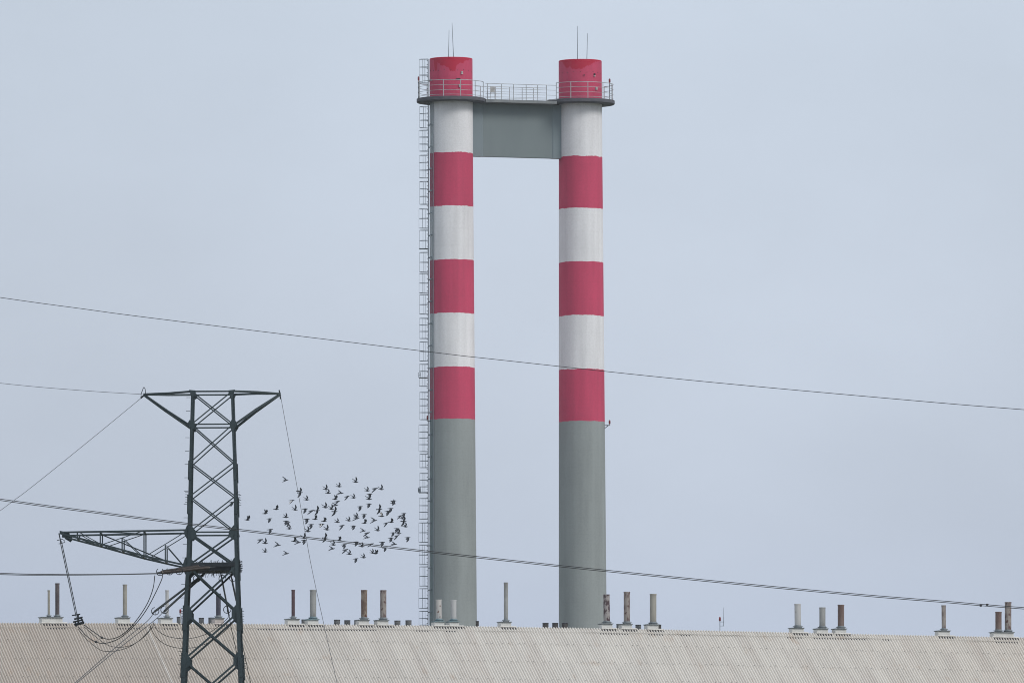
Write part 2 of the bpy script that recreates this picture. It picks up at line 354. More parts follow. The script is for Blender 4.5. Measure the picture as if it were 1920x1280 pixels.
chL, lx, ly, lztop, lzp, radL, lbase = chimney('left red and white banded chimney with a caged ladder up its left side', 845.6, YL,
    [187, 287, 386.5, 487, 587, 687.3, 787], 110.5, rt, 179.5,
    [(.10, .10), (.135, 1.0), (.165, .95), (.19, .35), (.24, .45), (.35, .60), (.44, .75), (.47, .95), (.53, 1.0), (.60, 1.02), (.635, .55), (.70, .42), (.82, .22), (.95, .05)], 1.0,
    [(840.7, 109, 842, 57, 1.2), (850.6, 112, 847.6, 43, -1.45)], (R(-133), R(77)), None)
rtR = [(0, 1.94), (P(1093, 1170, YR).z, 1.775), (P(1090, 290, YR).z, 1.62), (P(1088, 100, YR).z, 1.60)]
chR, rx, ry, rztop, rzp, radR, rbase = chimney('right red and white banded chimney without a ladder', 1087.8, YR,
    [190, 292.5, 391.5, 492.5, 591.5, 692, 791.5], 114.5, rtR, 183.5,
    [(.08, .05), (.14, .42), (.18, .55), (.24, .50), (.32, .60), (.40, .68), (.48, .66), (.55, .72), (.64, .45), (.72, .35), (.86, .10), (.93, .03)], 2.7,
    [(1082.6, 113, 1083.2, 49, -1.0), (1100, 112, 1101.6, 63, 1.2)], (R(-47), R(133)), None)
# small fittings on the red tops
def fitting(parent, px, py, cx, cy, rad, sx, sz, mat_, name):
    p = P(px, py, cy-1.4); a = math.asin(max(-.95, min(.95, (p.x-cx)/1.6))); r0 = rad(p.z)
    q = MB(); q.box((cx+(r0+.05)*math.sin(a), cy-(r0+.05)*math.cos(a), p.z), (sx, .1, sz), Matrix.Rotation(a, 3, 'Z'))
    return q.build(name, mat_, parent, origin=(cx+(r0+.05)*math.sin(a), cy-(r0+.05)*math.cos(a), p.z))
for th, cx, cy, rf, lst in ((chL, lx, ly, radL, [(865.6, 135.5, .12, .12, 'lamp_box'), (865.6, 138.3, .14, .05, 'curb'), (861.8, 160.8, .14, .2, 'lamp_box'), (859, 148, .28, .05, 'dark')]),
                            (chR, rx, ry, radR, [(1114, 139.5, .10, .14, 'dark'), (1114, 142.6, .12, .05, 'curb'), (1117.3, 165.5, .16, .2, 'lamp_box'), (1095, 141.5, .07, .07, 'dark')])):
    for px, py, sx, sz, mm in lst: fitting(th, px, py, cx, cy, rf, sx, sz, M[mm], 'junction_box')
# obstruction lamps on the railings and at the last band
for th, px, py, y in ((chL, 784.9, 154, YL-.6), (chR, 1143, 158, YR-.9)):
    p = P(px, py, y)
    lamp_parts(th, p.x, y, p.z, .42, [((p.x, y, p.z), (p.x, y, (lzp if th is chL else rzp)-.02))])
p = P(801.5, 788.5, YL-.5); q = P(812, 789.5, YL-.5)
lamp_parts(chL, p.x, YL-.5, p.z, .40, [((p.x-.04, YL-.5, p.z), (q.x+.5, YL-.5, p.z-.08)), ((p.x+.2, YL-.5, p.z-.04), (q.x+.5, YL-.5, p.z-.42))])
p = P(1143, 797, YR-.2); q = P(1133.5, 797, YR-.2)
lamp_parts(chR, p.x, YR-.2, p.z, .40, [((p.x+.04, YR-.2, p.z), (q.x-.2, YR-.2, p.z)), ((p.x-.08, YR-.2, p.z), (q.x-.2, YR-.2, p.z-.38))])
# ladder
zt = P(804, 111.5, YL).z
m = MB(); zs = []
def lad_x(z): return lx - radL(z) - .10
for sy in (-.24, .24):
    zz = 3.0; pts = []
    while zz < zt: pts.append((lad_x(zz), ly+sy, zz)); zz += 2
    pts.append((lad_x(zt), ly+sy, zt)); m.tube(pts, .03, 6)
zz = 3.1
while zz < zt-.1:
    m.tube([(lad_x(zz)-.05, ly-.26, zz), (lad_x(zz)-.05, ly+.26, zz)], .016, 5)
    m.bar((lad_x(zz)-.12, ly-.25, zz), (lad_x(zz), ly-.25, zz), .02); zz += .30
zz = 4.0
while zz < zt-.5:
    m.bar((lad_x(zz), ly-.24, zz), (lx-radL(zz)*.965, ly-.24, zz), .04); m.bar((lad_x(zz), ly+.24, zz), (lx-radL(zz)*.965, ly+.24, zz), .04)
    m.box((lx-radL(zz)*.955, ly-.85, zz), (.16, .12, .10)); zz += 1.64
ladder = m.build('ladder', M['cage'], chL, False, origin=(lad_x(3), ly, 3))
secs = [[111.4, 126.3, 141, 156], [200.3, 213.4, 225.9, 239.6], [244.4, 257.6, 270.3, 283.4], [291.4, 305, 319, 333.4], [340.5, 354.5, 368.6, 383], [391.7, 409.7, 428], [432, 451, 466.5],
        [473.5, 491.5, 510], [512.5, 530.7, 548.7], [552.5, 570.7, 588.5], [596.5, 609.5, 621.5, 634.2], [640.5, 658.8, 676.4], [682.5, 696, 708, 724], [735, 748, 760, 773, 786], [796, 809, 821, 833, 846],
        [851, 863.5, 876], [887, 899, 912, 923], [934, 947.5, 959.5, 972.2], [979.5, 998, 1016], [1021, 1040, 1058], [1062, 1080, 1098], [1103, 1121, 1140], [1145, 1159, 1171], [1178, 1192, 1206]]
zlow = P(804, 1206, YL).z
zz = zlow-.3
while zz > 4: secs.append([None, zz, zz-.7, zz-1.4]); zz -= 1.7
def hoop_pts(z, jit):
    x0 = lad_x(z)
    return [(x0-(.66+jit)*math.sin(math.pi*k/12), ly-.33*math.cos(math.pi*k/12), z) for k in range(13)]
for si, s in enumerate(secs):
    zl = s[1:] if s[0] is None else [P(804, y, YL).z for y in s]
    q = MB(); jit = random.uniform(-.03, .02)
    for z in zl:
        pts = hoop_pts(z+random.uniform(-.012, .012), jit)
        for a, b in zip(pts[:-1], pts[1:]): q.bar(a, b, .010, .030)
    for ph in (R(90), R(37), R(143), R(21), R(159)):
        wob = random.uniform(-.025, .025)
        for z0, z1 in ((max(zl), min(zl)),):
            q.bar((lad_x(z0)-(.66+jit)*math.sin(ph)+wob, ly-.33*math.cos(ph), z0), (lad_x(z1)-(.66+jit)*math.sin(ph)+wob, ly-.33*math.cos(ph), z1), .016, .008)
    if si in (6, 12, 16):      # hinged rest platforms
        zz = min(zl) if si != 12 else zl[2]
        q.box((lad_x(zz)-.33, ly, zz), (.70, .6, .05))
        if si in (12, 16):
            x0 = lad_x(zz)-.72
            q.bar((x0, ly-.2, zz), (x0-.02, ly-.2, zz+.34), .03); q.bar((x0+.17, ly-.2, zz+.02), (x0+.15, ly-.2, zz+.40), .03); q.bar((x0-.02, ly-.2, zz+.34), (x0+.15, ly-.2, zz+.40), .03); q.bar((x0, ly-.2, zz+.17), (x0+.16, ly-.2, zz+.20), .03)
            if si == 16: q.box((x0+.07, ly-.2, zz+.17), (.16, .03, .3))
    q.build('cage_section', M['cage'], ladder, origin=(lad_x(zl[0]), ly, zl[0]))
# cables clipped beside the ladder
for k, (off, rr, mm) in enumerate([(.985, .018, 'tray'), (.945, .016, 'tray'), (.905, .016, 'tray'), (.868, .016, 'tray'), (.822, .022, 'cage')]):
    q = MB(); pts = []; zz = 1.5; zend = lzp-PLAT_H-.02
    while zz < zend:
        r0 = radL(zz)+.07; a = math.asin(off*radL(zz)/r0); pts.append((lx-r0*math.sin(a)+random.uniform(-.006, .006), ly-r0*math.cos(a), zz)); zz += 1.6
    r0 = radL(zend)+.07; a = math.asin(off*radL(zend)/r0); pts.append((lx-r0*math.sin(a), ly-r0*math.cos(a), zend))
    q.tube(pts, rr, 5); q.build('cable', M[mm], ladder, True, origin=pts[0])
# ------------------------------------------------------------------ bridge between the chimneys
A = Vector((lx, ly, 0)); B = Vector((rx, ry, 0)); U = (B-A).normalized(); V = Vector((-U.y, U.x, 0)); LB = (B-A).length
br = thing('connecting_bridge', 'grey concrete bridge with a railed deck joining the two chimney tops', 'bridge', (A+B)/2+Vector((0, 0, 0)))
zb0 = P(890, 291.3, YL-1).z; zb1 = P(1048, 295.8, YR-1).z; zbot = (zb0+zb1)/2; zdk = (lzp+rzp)/2-.12
m = MB(); zt_ = zdk-.22
rr = 1.55
def pl(u, v, z): q = A+U*u+V*v; return Vector((q.x, q.y, z))
plan = [(rr*.90, -.235), (rr+.78, -.235), (rr+.88, -.18), (LB-rr-.78, -.18), (LB-rr-.68, -.235), (LB-rr*.90, -.235), (LB-rr*.90, .30), (LB-rr-.68, .30), (LB-rr-.78, .18), (rr+.88, .18), (rr+.78, .30), (rr*.90, .30)]
n = len(plan); vs = [pl(u, v, zbot) for u, v in plan]+[pl(u, v, zt_) for u, v in plan]
m.add(vs, [tuple(range(n))[::-1], tuple(range(n, 2*n))]+[(i, (i+1) % n, (i+1) % n+n, i+n) for i in range(n)])
m.build('beam', M['beam'], br, origin=(A+B)/2+Vector((0, 0, zbot)))
m = MB(); m.add([pl(u, v, z) for z in (zbot+.02, zt_-.02) for u, v in ((rr+.90, -.19), (LB-rr-.80, -.19), (LB-rr-.80, -.178), (rr+.90, -.178))], [(0, 1, 2, 3), (4, 7, 6, 5), (0, 4, 5, 1), (1, 5, 6, 2), (2, 6, 7, 3), (3, 7, 4, 0)]); m.build('panel', M['panel'], br, origin=pl(LB/2, -.19, zbot))  # thin sheet, darker grey than the beam, over the middle of its front
m = MB(); m.bar(pl(2.3, 0, zdk-.11), pl(LB-2.3, 0, zdk-.11), 2.5, .215); m.build('deck', M['deckedge'], br, origin=(A+B)/2+Vector((0, 0, zdk)))
for v in (-1.15, 1.15):
    m = MB()
    for h, r_ in ((1.17, .024), (.80, .017), (.42, .017), (.10, .015)): m.tube([pl(2.3, v, zdk+h), pl(LB-2.3, v, zdk+h)], r_, 6)
    ro = m.build('railing', M['galv'], br, True, origin=pl(LB/2, v, zdk))
    for u in ([2.45, 3.55, 4.5, 5.5, 6.4, 7.1] if v < 0 else [2.7, 3.9, 5.0, 6.0, 6.9]):
        q = MB(); q.bar(pl(u, v, zdk), pl(u, v, zdk+1.17), .055); q.build('railing_post', M['galv'], ro, origin=pl(u, v, zdk))
q = MB(); c = P(923.5, 168.5, ly-.5); q.box(c, (.34, .2, .42)); jb = q.build('junction_box', M['lamp_box'], br, origin=c)
for ox in (-.15, .14):
    q = MB(); q.bar((c.x+ox, c.y, c.z-.2), (c.x+ox, c.y, zdk), .03); q.build('box_leg', M['galv'], jb, origin=c)
# ------------------------------------------------------------------ factory hall
HP = Vector((0, 700, 0)); ux = Vector((math.cos(ROT), math.sin(ROT), 0)); uy = Vector((-math.sin(ROT), math.cos(ROT), 0))
RIDGE_PX = [(-300, 1165.5), (0, 1168.0), (240, 1168.6), (480, 1170.0), (720, 1172), (960, 1175.5), (1200, 1179.5), (1440, 1185), (1680, 1190.5), (1920, 1195.5), (2300, 1205)]
def ridge_pt(px):
    py = interp(RIDGE_PX, px); return Pplane(px, py, HP, uy)
RT = []
for px in range(-300, 2301, 50):
    q = ridge_pt(px); RT.append(((q-HP).dot(ux), q.z))
def zr(s): return interp(RT, s)
def s_of(px):
    q = ridge_pt(px); return (q-HP).dot(ux)
S0, S1 = s_of(-260), s_of(2200)
ALPHA = math.atan(.737)
CA, SA = math.cos(ALPHA), math.sin(ALPHA)
PITCHR = .177; AMP = .040
hall = thing('factory_hall', 'long factory hall under a pale corrugated roof with a row of vent pipes', 'building', HP)
def roof_mat():
    m = bpy.data.materials.new('weathered_fibre_cement'); m.use_nodes = True; t = m.node_tree; b = t.nodes['Principled BSDF']; L = t.links.new; N = t.nodes.new
    at = N('ShaderNodeAttribute'); at.attribute_name = 'roofpos'   # x along the ridge, y down the slope
    def noise(sc, loc, scale, det=4, rough=.5):
        mp = N('ShaderNodeMapping'); mp.inputs['Scale'].default_value = sc; mp.inputs['Location'].default_value = loc
        n = N('ShaderNodeTexNoise'); n.inputs['Scale'].default_value = scale; n.inputs['Detail'].default_value = det; n.inputs['Roughness'].default_value = rough
        L(at.outputs['Vector'], mp.inputs[0]); L(mp.outputs[0], n.inputs['Vector']); return n.outputs[0]
    def rng(x, a, b_, c, d):
        r = N('ShaderNodeMapRange'); r.inputs[1].default_value = a; r.inputs[2].default_value = b_; r.inputs[3].default_value = c; r.inputs[4].default_value = d; L(x, r.inputs[0]); return r.outputs[0]
    def mixc(f, a, c):
        x = N('ShaderNodeMix'); x.data_type = 'RGBA'; L(f, x.inputs[0]); L(a, x.inputs[6]); x.inputs[7].default_value = tuple(c)+(1,); return x.outputs[2]
    sp = N('ShaderNodeSeparateXYZ'); L(at.outputs['Vector'], sp.inputs[0])
    big = noise((.05, .08, 1), (3, 0, 0), 1, 3)
    rp = N('ShaderNodeValToRGB'); e = rp.color_ramp.elements
    e[0].position = 0; e[0].color = (.53, .48, .425, 1); e[1].position = 1; e[1].color = (.66, .61, .545, 1)
    for p_, c_ in ((.20, (.505, .465, .42)), (.27, (.55, .51, .46)), (.30, (.64, .615, .575)), (.50, (.70, .68, .64)), (.75, (.69, .665, .62))):
        q = e.new(p_); q.color = c_+(1,)
    ad = N('ShaderNodeMath'); ad.operation = 'MULTIPLY_ADD'; ad.inputs[1].default_value = .12; L(big, ad.inputs[0]); L(rng(sp.outputs[0], s_of(-260), s_of(2200), -.06, .94), ad.inputs[2])
    L(ad.outputs[0], rp.inputs[0])
    # streaks that run down the slope, sheet by sheet
    st = rng(noise((1.9, .16, 1), (0, 2, 0), 1, 3, .5), .4, .75, 0, .22); c1 = mixc(st, rp.outputs[0], (.36, .33, .30))
    st2 = rng(noise((1.1, .12, 1), (9, 5, 0), 1, 3), .5, .75, 0, .22); c2 = mixc(st2, c1, (.46, .38, .34))
    # orange-brown lichen streaks below the ridge
    rust = rng(noise((.8, .5, 1), (31, 7, 0), 1.3, 5), .62, .74, 0, .35); c3 = mixc(rust, c2, (.50, .37, .27))
    moss = rng(noise((2.6, 1.6, 1), (1, 17, 0), 1.6, 6, .7), .64, .74, 0, .4); c4 = mixc(moss, c3, (.27, .26, .20))
    sheet = N('ShaderNodeMath'); sheet.operation = 'DIVIDE'; sheet.inputs[1].default_value = 1.062; L(sp.outputs[0], sheet.inputs[0])
    fl = N('ShaderNodeMath'); fl.operation = 'FLOOR'; L(sheet.outputs[0], fl.inputs[0])
    r1 = N('ShaderNodeMath'); r1.operation = 'DIVIDE'; r1.inputs[1].default_value = 1.95; L(sp.outputs[1], r1.inputs[0]); f2 = N('ShaderNodeMath'); f2.operation = 'FLOOR'; L(r1.outputs[0], f2.inputs[0])
    cb = N('ShaderNodeCombineXYZ'); L(fl.outputs[0], cb.inputs[0]); L(f2.outputs[0], cb.inputs[1]); wn = N('ShaderNodeTexWhiteNoise'); wn.noise_dimensions = '3D'; L(cb.outputs[0], wn.inputs[0])
    sc = N('ShaderNodeVectorMath'); sc.operation = 'SCALE'; L(c4, sc.inputs[0]); L(rng(wn.outputs[0], 0, 1, .965, 1.02), sc.inputs['Scale'])
    L(sc.outputs[0], b.inputs['Base Color']); b.inputs['Roughness'].default_value = .85
    return m
M['roof'] = roof_mat()
M['hole'] = M['dark']
def roofpt(s, d, off, side=-1):
    """s along the ridge, d down the slope, off along the normal; side -1 towards the camera."""
    q = HP + ux*s + uy*(side*(d*CA - off*SA*-1*0)) ; z = zr(s)-d*SA
    nrm = uy*side*SA + Vector((0, 0, CA))
    return Vector((q.x, q.y, z)) + nrm*off
class RB(MB):
    def __init__(s): super().__init__(); s.a = []
def corr_sheet(rb, s0, s1, d0, d1, off0, off1, phase=0.0, n=8, side=-1, lip=.012, jitter=None):
    cnt = int((s1-s0)/PITCHR*n); ss = [s0+(s1-s0)*i/cnt for i in range(cnt+1)]
    base = len(rb.v); rows = [(d0, off0), (d1, off1), (d1, off1-lip)]
    for (d, off) in rows:
        for s in ss:
            w_ = math.cos(2*math.pi*(s/PITCHR)+phase); prof = AMP*(1-2.5*((1-w_)/2)**1.9)
            j = jitter(s) if jitter else 0
            rb.v.append(tuple(roofpt(s, d, off+prof+(j if d == d1 else 0), side))); rb.a.append((s+50*(side > 0), d, 0))
    k = len(ss)
    for r in range(2):
        for i in range(cnt):
            rb.f.append((base+r*k+i, base+r*k+i+1, base+(r+1)*k+i+1, base+(r+1)*k+i)); rb.m.append(rb.mi)
def finish_roof(rb, name, mats, parent):
    ob = rb.build(name, mats, parent, True, origin=HP, fix=False)
    at = ob.data.attributes.new('roofpos', 'FLOAT_VECTOR', 'POINT')
    fl = [c for a in rb.a for c in a]; fl += [0.0]*(3*len(rb.v)-len(fl)); at.data.foreach_set('vector', fl)
    return ob
rb = RB(); ROWL = 1.95; NR = 10
for r in range(NR):
    corr_sheet(rb, S0, S1, max(0, r*ROWL-.15), (r+1)*ROWL, 0, .005, lip=.004)
# hook bolts with dark washers at the laps
rb.mi = 1
for r in range(1, NR):
    s = S0+.2; k = 0
    while s < S1:
        ss_ = round(s/PITCHR)*PITCHR
        p = roofpt(ss_, r*ROWL-.07+random.uniform(-.03, .03), AMP+.035); n0 = len(rb.v)
        rb.box(p, (.032, .032, .028)); rb.a += [(ss_, r*ROWL, 0)]*(len(rb.v)-n0)
        k += 1; s += PITCHR*2 if k % 2 else PITCHR*4
rb.mi = 0
ro = finish_roof(rb, 'roof', [M['roof'], M['dark']], hall)
ro['label'] = 'pale corrugated sheet roof, browner at its left end'
rb = RB(); corr_sheet(rb, S0, S1, 0, NR*ROWL, 0, 0, side=1, n=4); finish_roof(rb, 'roof', [M['roof']], hall)
# ridge capping, lifted a little and not quite in step with the sheets
rb = RB(); rnd = random.Random(3); vals = [rnd.random() for _ in range(400)]
def jit(s):
    x = (s-S0)*.55; i = int(x) % 399; f = x-int(x); return .035*(vals[i]*(1-f)+vals[i+1]*f)**2
for side in (-1, 1): corr_sheet(rb, S0, S1, -.02, .50, .02, .014, phase=-.35, side=side, jitter=jit, lip=.008)
finish_roof(rb, 'ridge_cap', [M['roof']], hall)
# the raised joint strip between the browner left end and the rest
sj = s_of(272)
m = MB(); m.bar(roofpt(sj, .3, .06), roofpt(sj, 19, .06), .07, .03, up=uy*-SA+Vector((0, 0, CA))); m.build('joint_strip', M['joint'], hall, origin=roofpt(sj, .3, .06))
# dark bars added as the shadow in the open valleys under the capping
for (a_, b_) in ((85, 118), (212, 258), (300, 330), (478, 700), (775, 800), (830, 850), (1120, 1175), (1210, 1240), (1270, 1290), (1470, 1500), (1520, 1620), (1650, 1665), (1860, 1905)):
    m = MB(); sa_, sb_ = s_of(a_), s_of(b_); m.bar(roofpt(sa_, .525, -.008), roofpt(sb_, .525, -.008), .06, .05, up=uy*-SA+Vector((0, 0, CA))); m.build('valley_shadow_bar', M['dark'], hall, origin=roofpt(sa_, .5, 0))
# walls under the eaves
eave = NR*ROWL; zc = min(z for s, z in RT)-eave*SA
m = MB()
def hp(s, y, z): q = HP+ux*s+uy*y; return Vector((q.x, q.y, z))
for side in (-1, 1):
    y = side*(eave*CA-.5)
    m.add([hp(S0+.3, y, 0), hp(S1-.3, y, 0), hp(S1-.3, y, zr(S1)-eave*SA+.2), hp(S0+.3, y, zr(S0)-eave*SA+.2)], [(0, 1, 2, 3)])
for s in (S0+.3, S1-.3):
    e_ = eave*CA-.5; m.add([hp(s, -e_, 0), hp(s, e_, 0), hp(s, e_, zr(s)-eave*SA+.2), hp(s, 0, zr(s)-.08), hp(s, -e_, zr(s)-eave*SA+.2)], [(0, 1, 2, 3, 4)])
m.build('wall', M['wall'], hall, origin=HP)
s = S0+4
while s < S1-5:
    m = MB(); m.box(hp(s+1.5, -(eave*CA-.5)-.03, 6), (3.0, .08, 6), Matrix.Rotation(ROT, 3, 'Z')); m.build('window', M['glassdark'], hall, origin=hp(s+1.5, -(eave*CA-.5), 6)); s += 6.5
# ------------------------------------------------------------------ vent pipes on the ridge
RS = 21333/700.0
RZ = Matrix.Rotation(ROT, 3, 'Z')
def vent(label, pipes, cap, box, capmat='capgrey', curbmat='curb', flash=True):
    """pipes: (x0,x1,ytop,ybot,material,lean px); cap: (x0,x1,y); box: (x0,x1,ybottom) in photograph pixels."""
    bx0, bx1, by1 = box; cxp = (bx0+bx1)/2; s = s_of(cxp); zc_ = zr(s); c = hp(s, .27, zc_-.1)
    k = (HP+ux*s).y/700.0; px2m = k*700/21333.0
    zbox1 = Pplane(cxp, cap[2]+1.0, HP, uy).z; dep = .62
    wb = ((bx1-bx0)*px2m-dep*math.sin(ROT))/math.cos(ROT); wc = ((cap[1]-cap[0])*px2m-(dep+.26)*math.sin(ROT))/math.cos(ROT)
    th = thing('vent_stack', label, 'vent pipe', c, 'vent pipes along the roof ridge')
    m = MB(); m.box(hp(s, .27, (zc_-.55+zbox1)/2), (wb, dep, zbox1-zc_+.55), RZ); m.build('curb', M[curbmat], th, origin=c)
    m = MB()   # flared cap
    h0 = hp(s, .27, zbox1+.003)
    vs = []
    for (ww, dd, zz) in ((wb-.02, dep-.02, 0), (wc, dep+.24, .05), (wc, dep+.24, .075), (wc*.8, dep*.8, .085)):
        for sx, sy in ((-1, -1), (1, -1), (1, 1), (-1, 1)): vs.append(h0+RZ @ Vector((sx*ww/2, sy*dd/2, zz)))
    fs = [(3, 2, 1, 0), (12, 13, 14, 15)]
    for r in range(3):
        for i in range(4): fs.append((r*4+i, r*4+(i+1) % 4, (r+1)*4+(i+1) % 4, (r+1)*4+i))
    m.add(vs, fs); m.build('cap', M[capmat], th, origin=h0)
    for (x0, x1, yt, yb, pm, lean) in pipes:
        r_ = (x1-x0)*px2m/2; xc = (x0+x1)/2
        pb = Pplane(xc+lean, yb, HP+uy*.27, uy); pt_ = Pplane(xc-lean, yt, HP+uy*.27, uy); pb.z = h0.z+.085
        m = MB(); fw = r_+.12
        m.lathe([(0, .002), (r_+.06, .002), (r_+.06, .06), (fw, .06), (fw, .09), (r_+.02, .10), (r_+.02, .15), (r_, .152)], 24, (pb.x, pb.y, h0.z+.085)); m.build('flange', M[capmat], th, True, origin=pb)
        m = MB(); ax = (pt_-pb); Lp = ax.length; q3 = ax.normalized().to_track_quat('Z', 'X').to_matrix()
        m.lathe([(r_, .12), (r_, Lp*.5), (r_+.004, Lp*.5), (r_+.004, Lp*.5+.03), (r_, Lp*.5+.03), (r_, Lp-.07), (r_+.012, Lp-.07), (r_+.012, Lp), (r_-.012, Lp), (r_-.012, Lp-.6), (0, Lp-.6)], 28, pb, q3)
        m.build('pipe', PIPE[pm], th, True, origin=pb)
    if flash:
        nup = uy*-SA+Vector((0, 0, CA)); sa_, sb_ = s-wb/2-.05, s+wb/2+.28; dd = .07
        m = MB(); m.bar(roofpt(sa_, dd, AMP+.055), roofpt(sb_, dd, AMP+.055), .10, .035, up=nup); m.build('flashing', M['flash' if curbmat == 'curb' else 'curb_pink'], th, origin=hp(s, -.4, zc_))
        m = MB(); m.bar(roofpt(sa_, dd+.10, .018), roofpt(sb_, dd+.10, .018), .10, .05, up=nup); m.build('valley_shadow_bar', M['dark'], th, origin=hp(s, -.45, zc_))  # dark bar standing in for the shadow in the valleys below the flashing
    return th
def Z4(x, X0): return X0+x/4
def V(label, X0, pipes, cap, box, **kw):
    vent(label, [(Z4(a, X0), Z4(b, X0), 1060+c/4, 1060+d/4, m_, l/4) for a, b, c, d, m_, l in pipes], (Z4(cap[0], X0), Z4(cap[1], X0), 1060+cap[2]/4), (Z4(box[0], X0), Z4(box[1], X0), 1060+box[2]/4), **kw)
V('wide curb at far left carrying a thin pale pipe and a taller dark one', 0, [(357, 375, 183, 370, 'beige', 0), (414, 446, 131, 372, 'dark', 0)], (293, 492, 389), (302, 480, 428))
V('tall beige weathered pipe on a white curb, below the left pylon arm', 0, [(921, 953, 140, 374, 'beige', 0)], (865, 995, 392), (873, 985, 430))
V('pale slim pipe just left of the pylon legs, behind the slanting insulators', 0, [(1240, 1266, 183, 380, 'light', 0)], (1185, 1312, 395), (1193, 1305, 430))
V('dark navy pipe on a pinkish curb, seen between the pylon legs', 0, [(1620, 1656, 208, 384, 'navy', 0)], (1590, 1700, 396), (1597, 1692, 430), curbmat='curb_pink')
V('thin dark maroon pipe on a white curb, first right of the pylon', 480, [(266, 292, 180, 384, 'maroon', 0)], (215, 341, 402), (225, 338, 438))
V('thick smooth grey pipe, second right of the pylon, its foot crossed by the thin wire', 480, [(404, 452, 180, 389, 'grey', 0)], (365, 489, 405), (375, 480, 440), capmat='capblue')
V('heavily rusted brown pipe, left one of the mottled pair left of the ladder', 480, [(788, 834, 182, 394, 'rust', 0)], (745, 868, 409), (757, 860, 444))
V('grey pipe flecked with rust, right one of the mottled pair left of the ladder', 480, [(931, 978, 183, 396, 'rustgrey', 0)], (888, 1014, 411), (897, 1005, 446))
V('short pale pipe with rust marks, in front of the left chimney next to its ladder', 480, [(1350, 1393, 254, 398, 'lightrust', 1.5)], (1312, 1425, 420), (1325, 1424, 447), capmat='capblue')
V('short clean pale pipe, in front of the middle of the left chimney', 480, [(1460, 1503, 256, 400, 'light', 0)], (1428, 1540, 421), (1438, 1535, 447), capmat='capblue')
V('tall thin grey pipe standing alone between the two chimneys', 480, [(1859, 1890, 125, 404, 'grey', 0)], (1812, 1930, 424), (1822, 1926, 457))
V('peeling dark rust and white pipe at the right chimney\'s right edge', 960, [(686, 734, 215, 419, 'rustdark', 1.2)], (650, 772, 437), (660, 765, 467))
V('tall grey brown pipe, middle of the three just right of the chimneys', 960, [(838, 885, 195, 427, 'rustgrey', 0)], (800, 920, 440), (810, 912, 470))
V('brownish grey pipe, rightmost of the three just right of the chimneys', 960, [(1034, 1083, 211, 427, 'beige', 0)], (993, 1118, 443), (1003, 1110, 473))
V('plain light blue grey pipe, leftmost of the trio right of the rooftop aerial', 1440, [(199, 247, 285, 455, 'light', 1.0)], (160, 287, 469), (168, 280, 500))
V('greenish grey pipe with dark scribbles, shortest of the trio right of the rooftop aerial', 1440, [(385, 431, 312, 457, 'grey', 0)], (345, 470, 474), (353, 462, 505))
V('reddish brown pipe, rightmost of the trio right of the rooftop aerial', 1440, [(523, 571, 292, 459, 'brown', 0)], (482, 607, 475), (491, 599, 507))
V('thin mottled grey pipe standing alone under the double cable near the right edge', 1440, [(1302, 1334, 296, 472, 'rustgrey', 1.0)], (1255, 1385, 490), (1264, 1376, 523))
V('wide curb at far right carrying a short rusty pipe and a taller one', 1440, [(1705, 1752, 345, 487, 'brown', 0), (1776, 1825, 272, 489, 'rustgrey', 0)], (1665, 1862, 501), (1676, 1855, 533))
# short stubs on the far slope
def stub(label, x0, x1, yt, dark=False, lamp=False):
    xc = (x0+x1)/2; yb = 1.5; s = s_of(xc); top = Pplane(xc, yt, HP+uy*yb, uy); r_ = (x1-x0)/RS/2
    zb = zr(s)-yb*math.tan(ALPHA)-.1
    th = thing('roof_vent_stub', label, 'vent', (top.x, top.y, zb), 'short vent stubs behind the roof ridge')
    m = MB(); m.lathe([(r_-.006, 0), (r_-.006, top.z-zb-.05)], 24, (top.x, top.y, zb)); m.build('pipe', PIPE['stubdark' if dark else 'stub'], th, True, origin=(top.x, top.y, zb))
    m = MB(); m.lathe([(r_-.006, top.z-zb-.05), (r_, top.z-zb-.05), (r_, top.z-zb), (r_-.03, top.z-zb), (r_-.03, top.z-zb-.3), (0, top.z-zb-.3)], 24, (top.x, top.y, zb)); m.build('rim', M['dark'], th, True, origin=(top.x, top.y, zb))
    return top
stubs = [(331.2, 340.5, 1155.8, 0, 'vent stub under the small red lamp, left of the pylon leg'), (372.5, 382.5, 1157.5, 0, 'vent stub between the pylon legs, left of the navy pipe'),
 (390.5, 402, 1157, 0, 'brownish vent stub half hidden behind the pinkish curb of the navy pipe'), (565, 574, 1160.5, 0, 'vent stub between the curbs of the maroon pipe and the thick grey pipe'),
 (626, 637.8, 1161, 0, 'vent stub right of the thin wire, left one of a pair before the rusty pipe'), (645.3, 657, 1162, 0, 'vent stub right of the thin wire, right one of a pair before the rusty pipe'),
 (664, 675, 1162, 0, 'vent stub touching the left of the heavily rusted pipe\'s curb'), (701, 712, 1163, 0, 'vent stub between the curbs of the two mottled pipes'),
 (739.3, 751, 1162.6, 0, 'vent stub left of the ladder, left one of its pair'), (760, 771.8, 1162.2, 0, 'vent stub left of the ladder, right one of its pair'),
 (836.5, 843.5, 1165, 1, 'dark vent stub between the two short pale pipes'), (891.8, 898, 1163.4, 1, 'dark narrow vent stub at the left chimney\'s right edge'),
 (1017, 1028.7, 1167, 1, 'dark vent stub left of the right chimney, left one of two'), (1035.2, 1046.8, 1167, 1, 'dark vent stub left of the right chimney, right one of two'),
 (1053.2, 1064.6, 1167.2, 1, 'dark reddish vent stub in front of the right chimney'), (1155.5, 1167.5, 1169, 0, 'vent stub between the peeling pipe and the tall grey brown pipe'),
 (1191.2, 1202.3, 1170.4, 0, 'vent stub between the tall grey brown pipe and the brownish grey pipe'), (1231.5, 1240, 1170.2, 1, 'vent stub peeping out right of the brownish grey pipe\'s curb')]
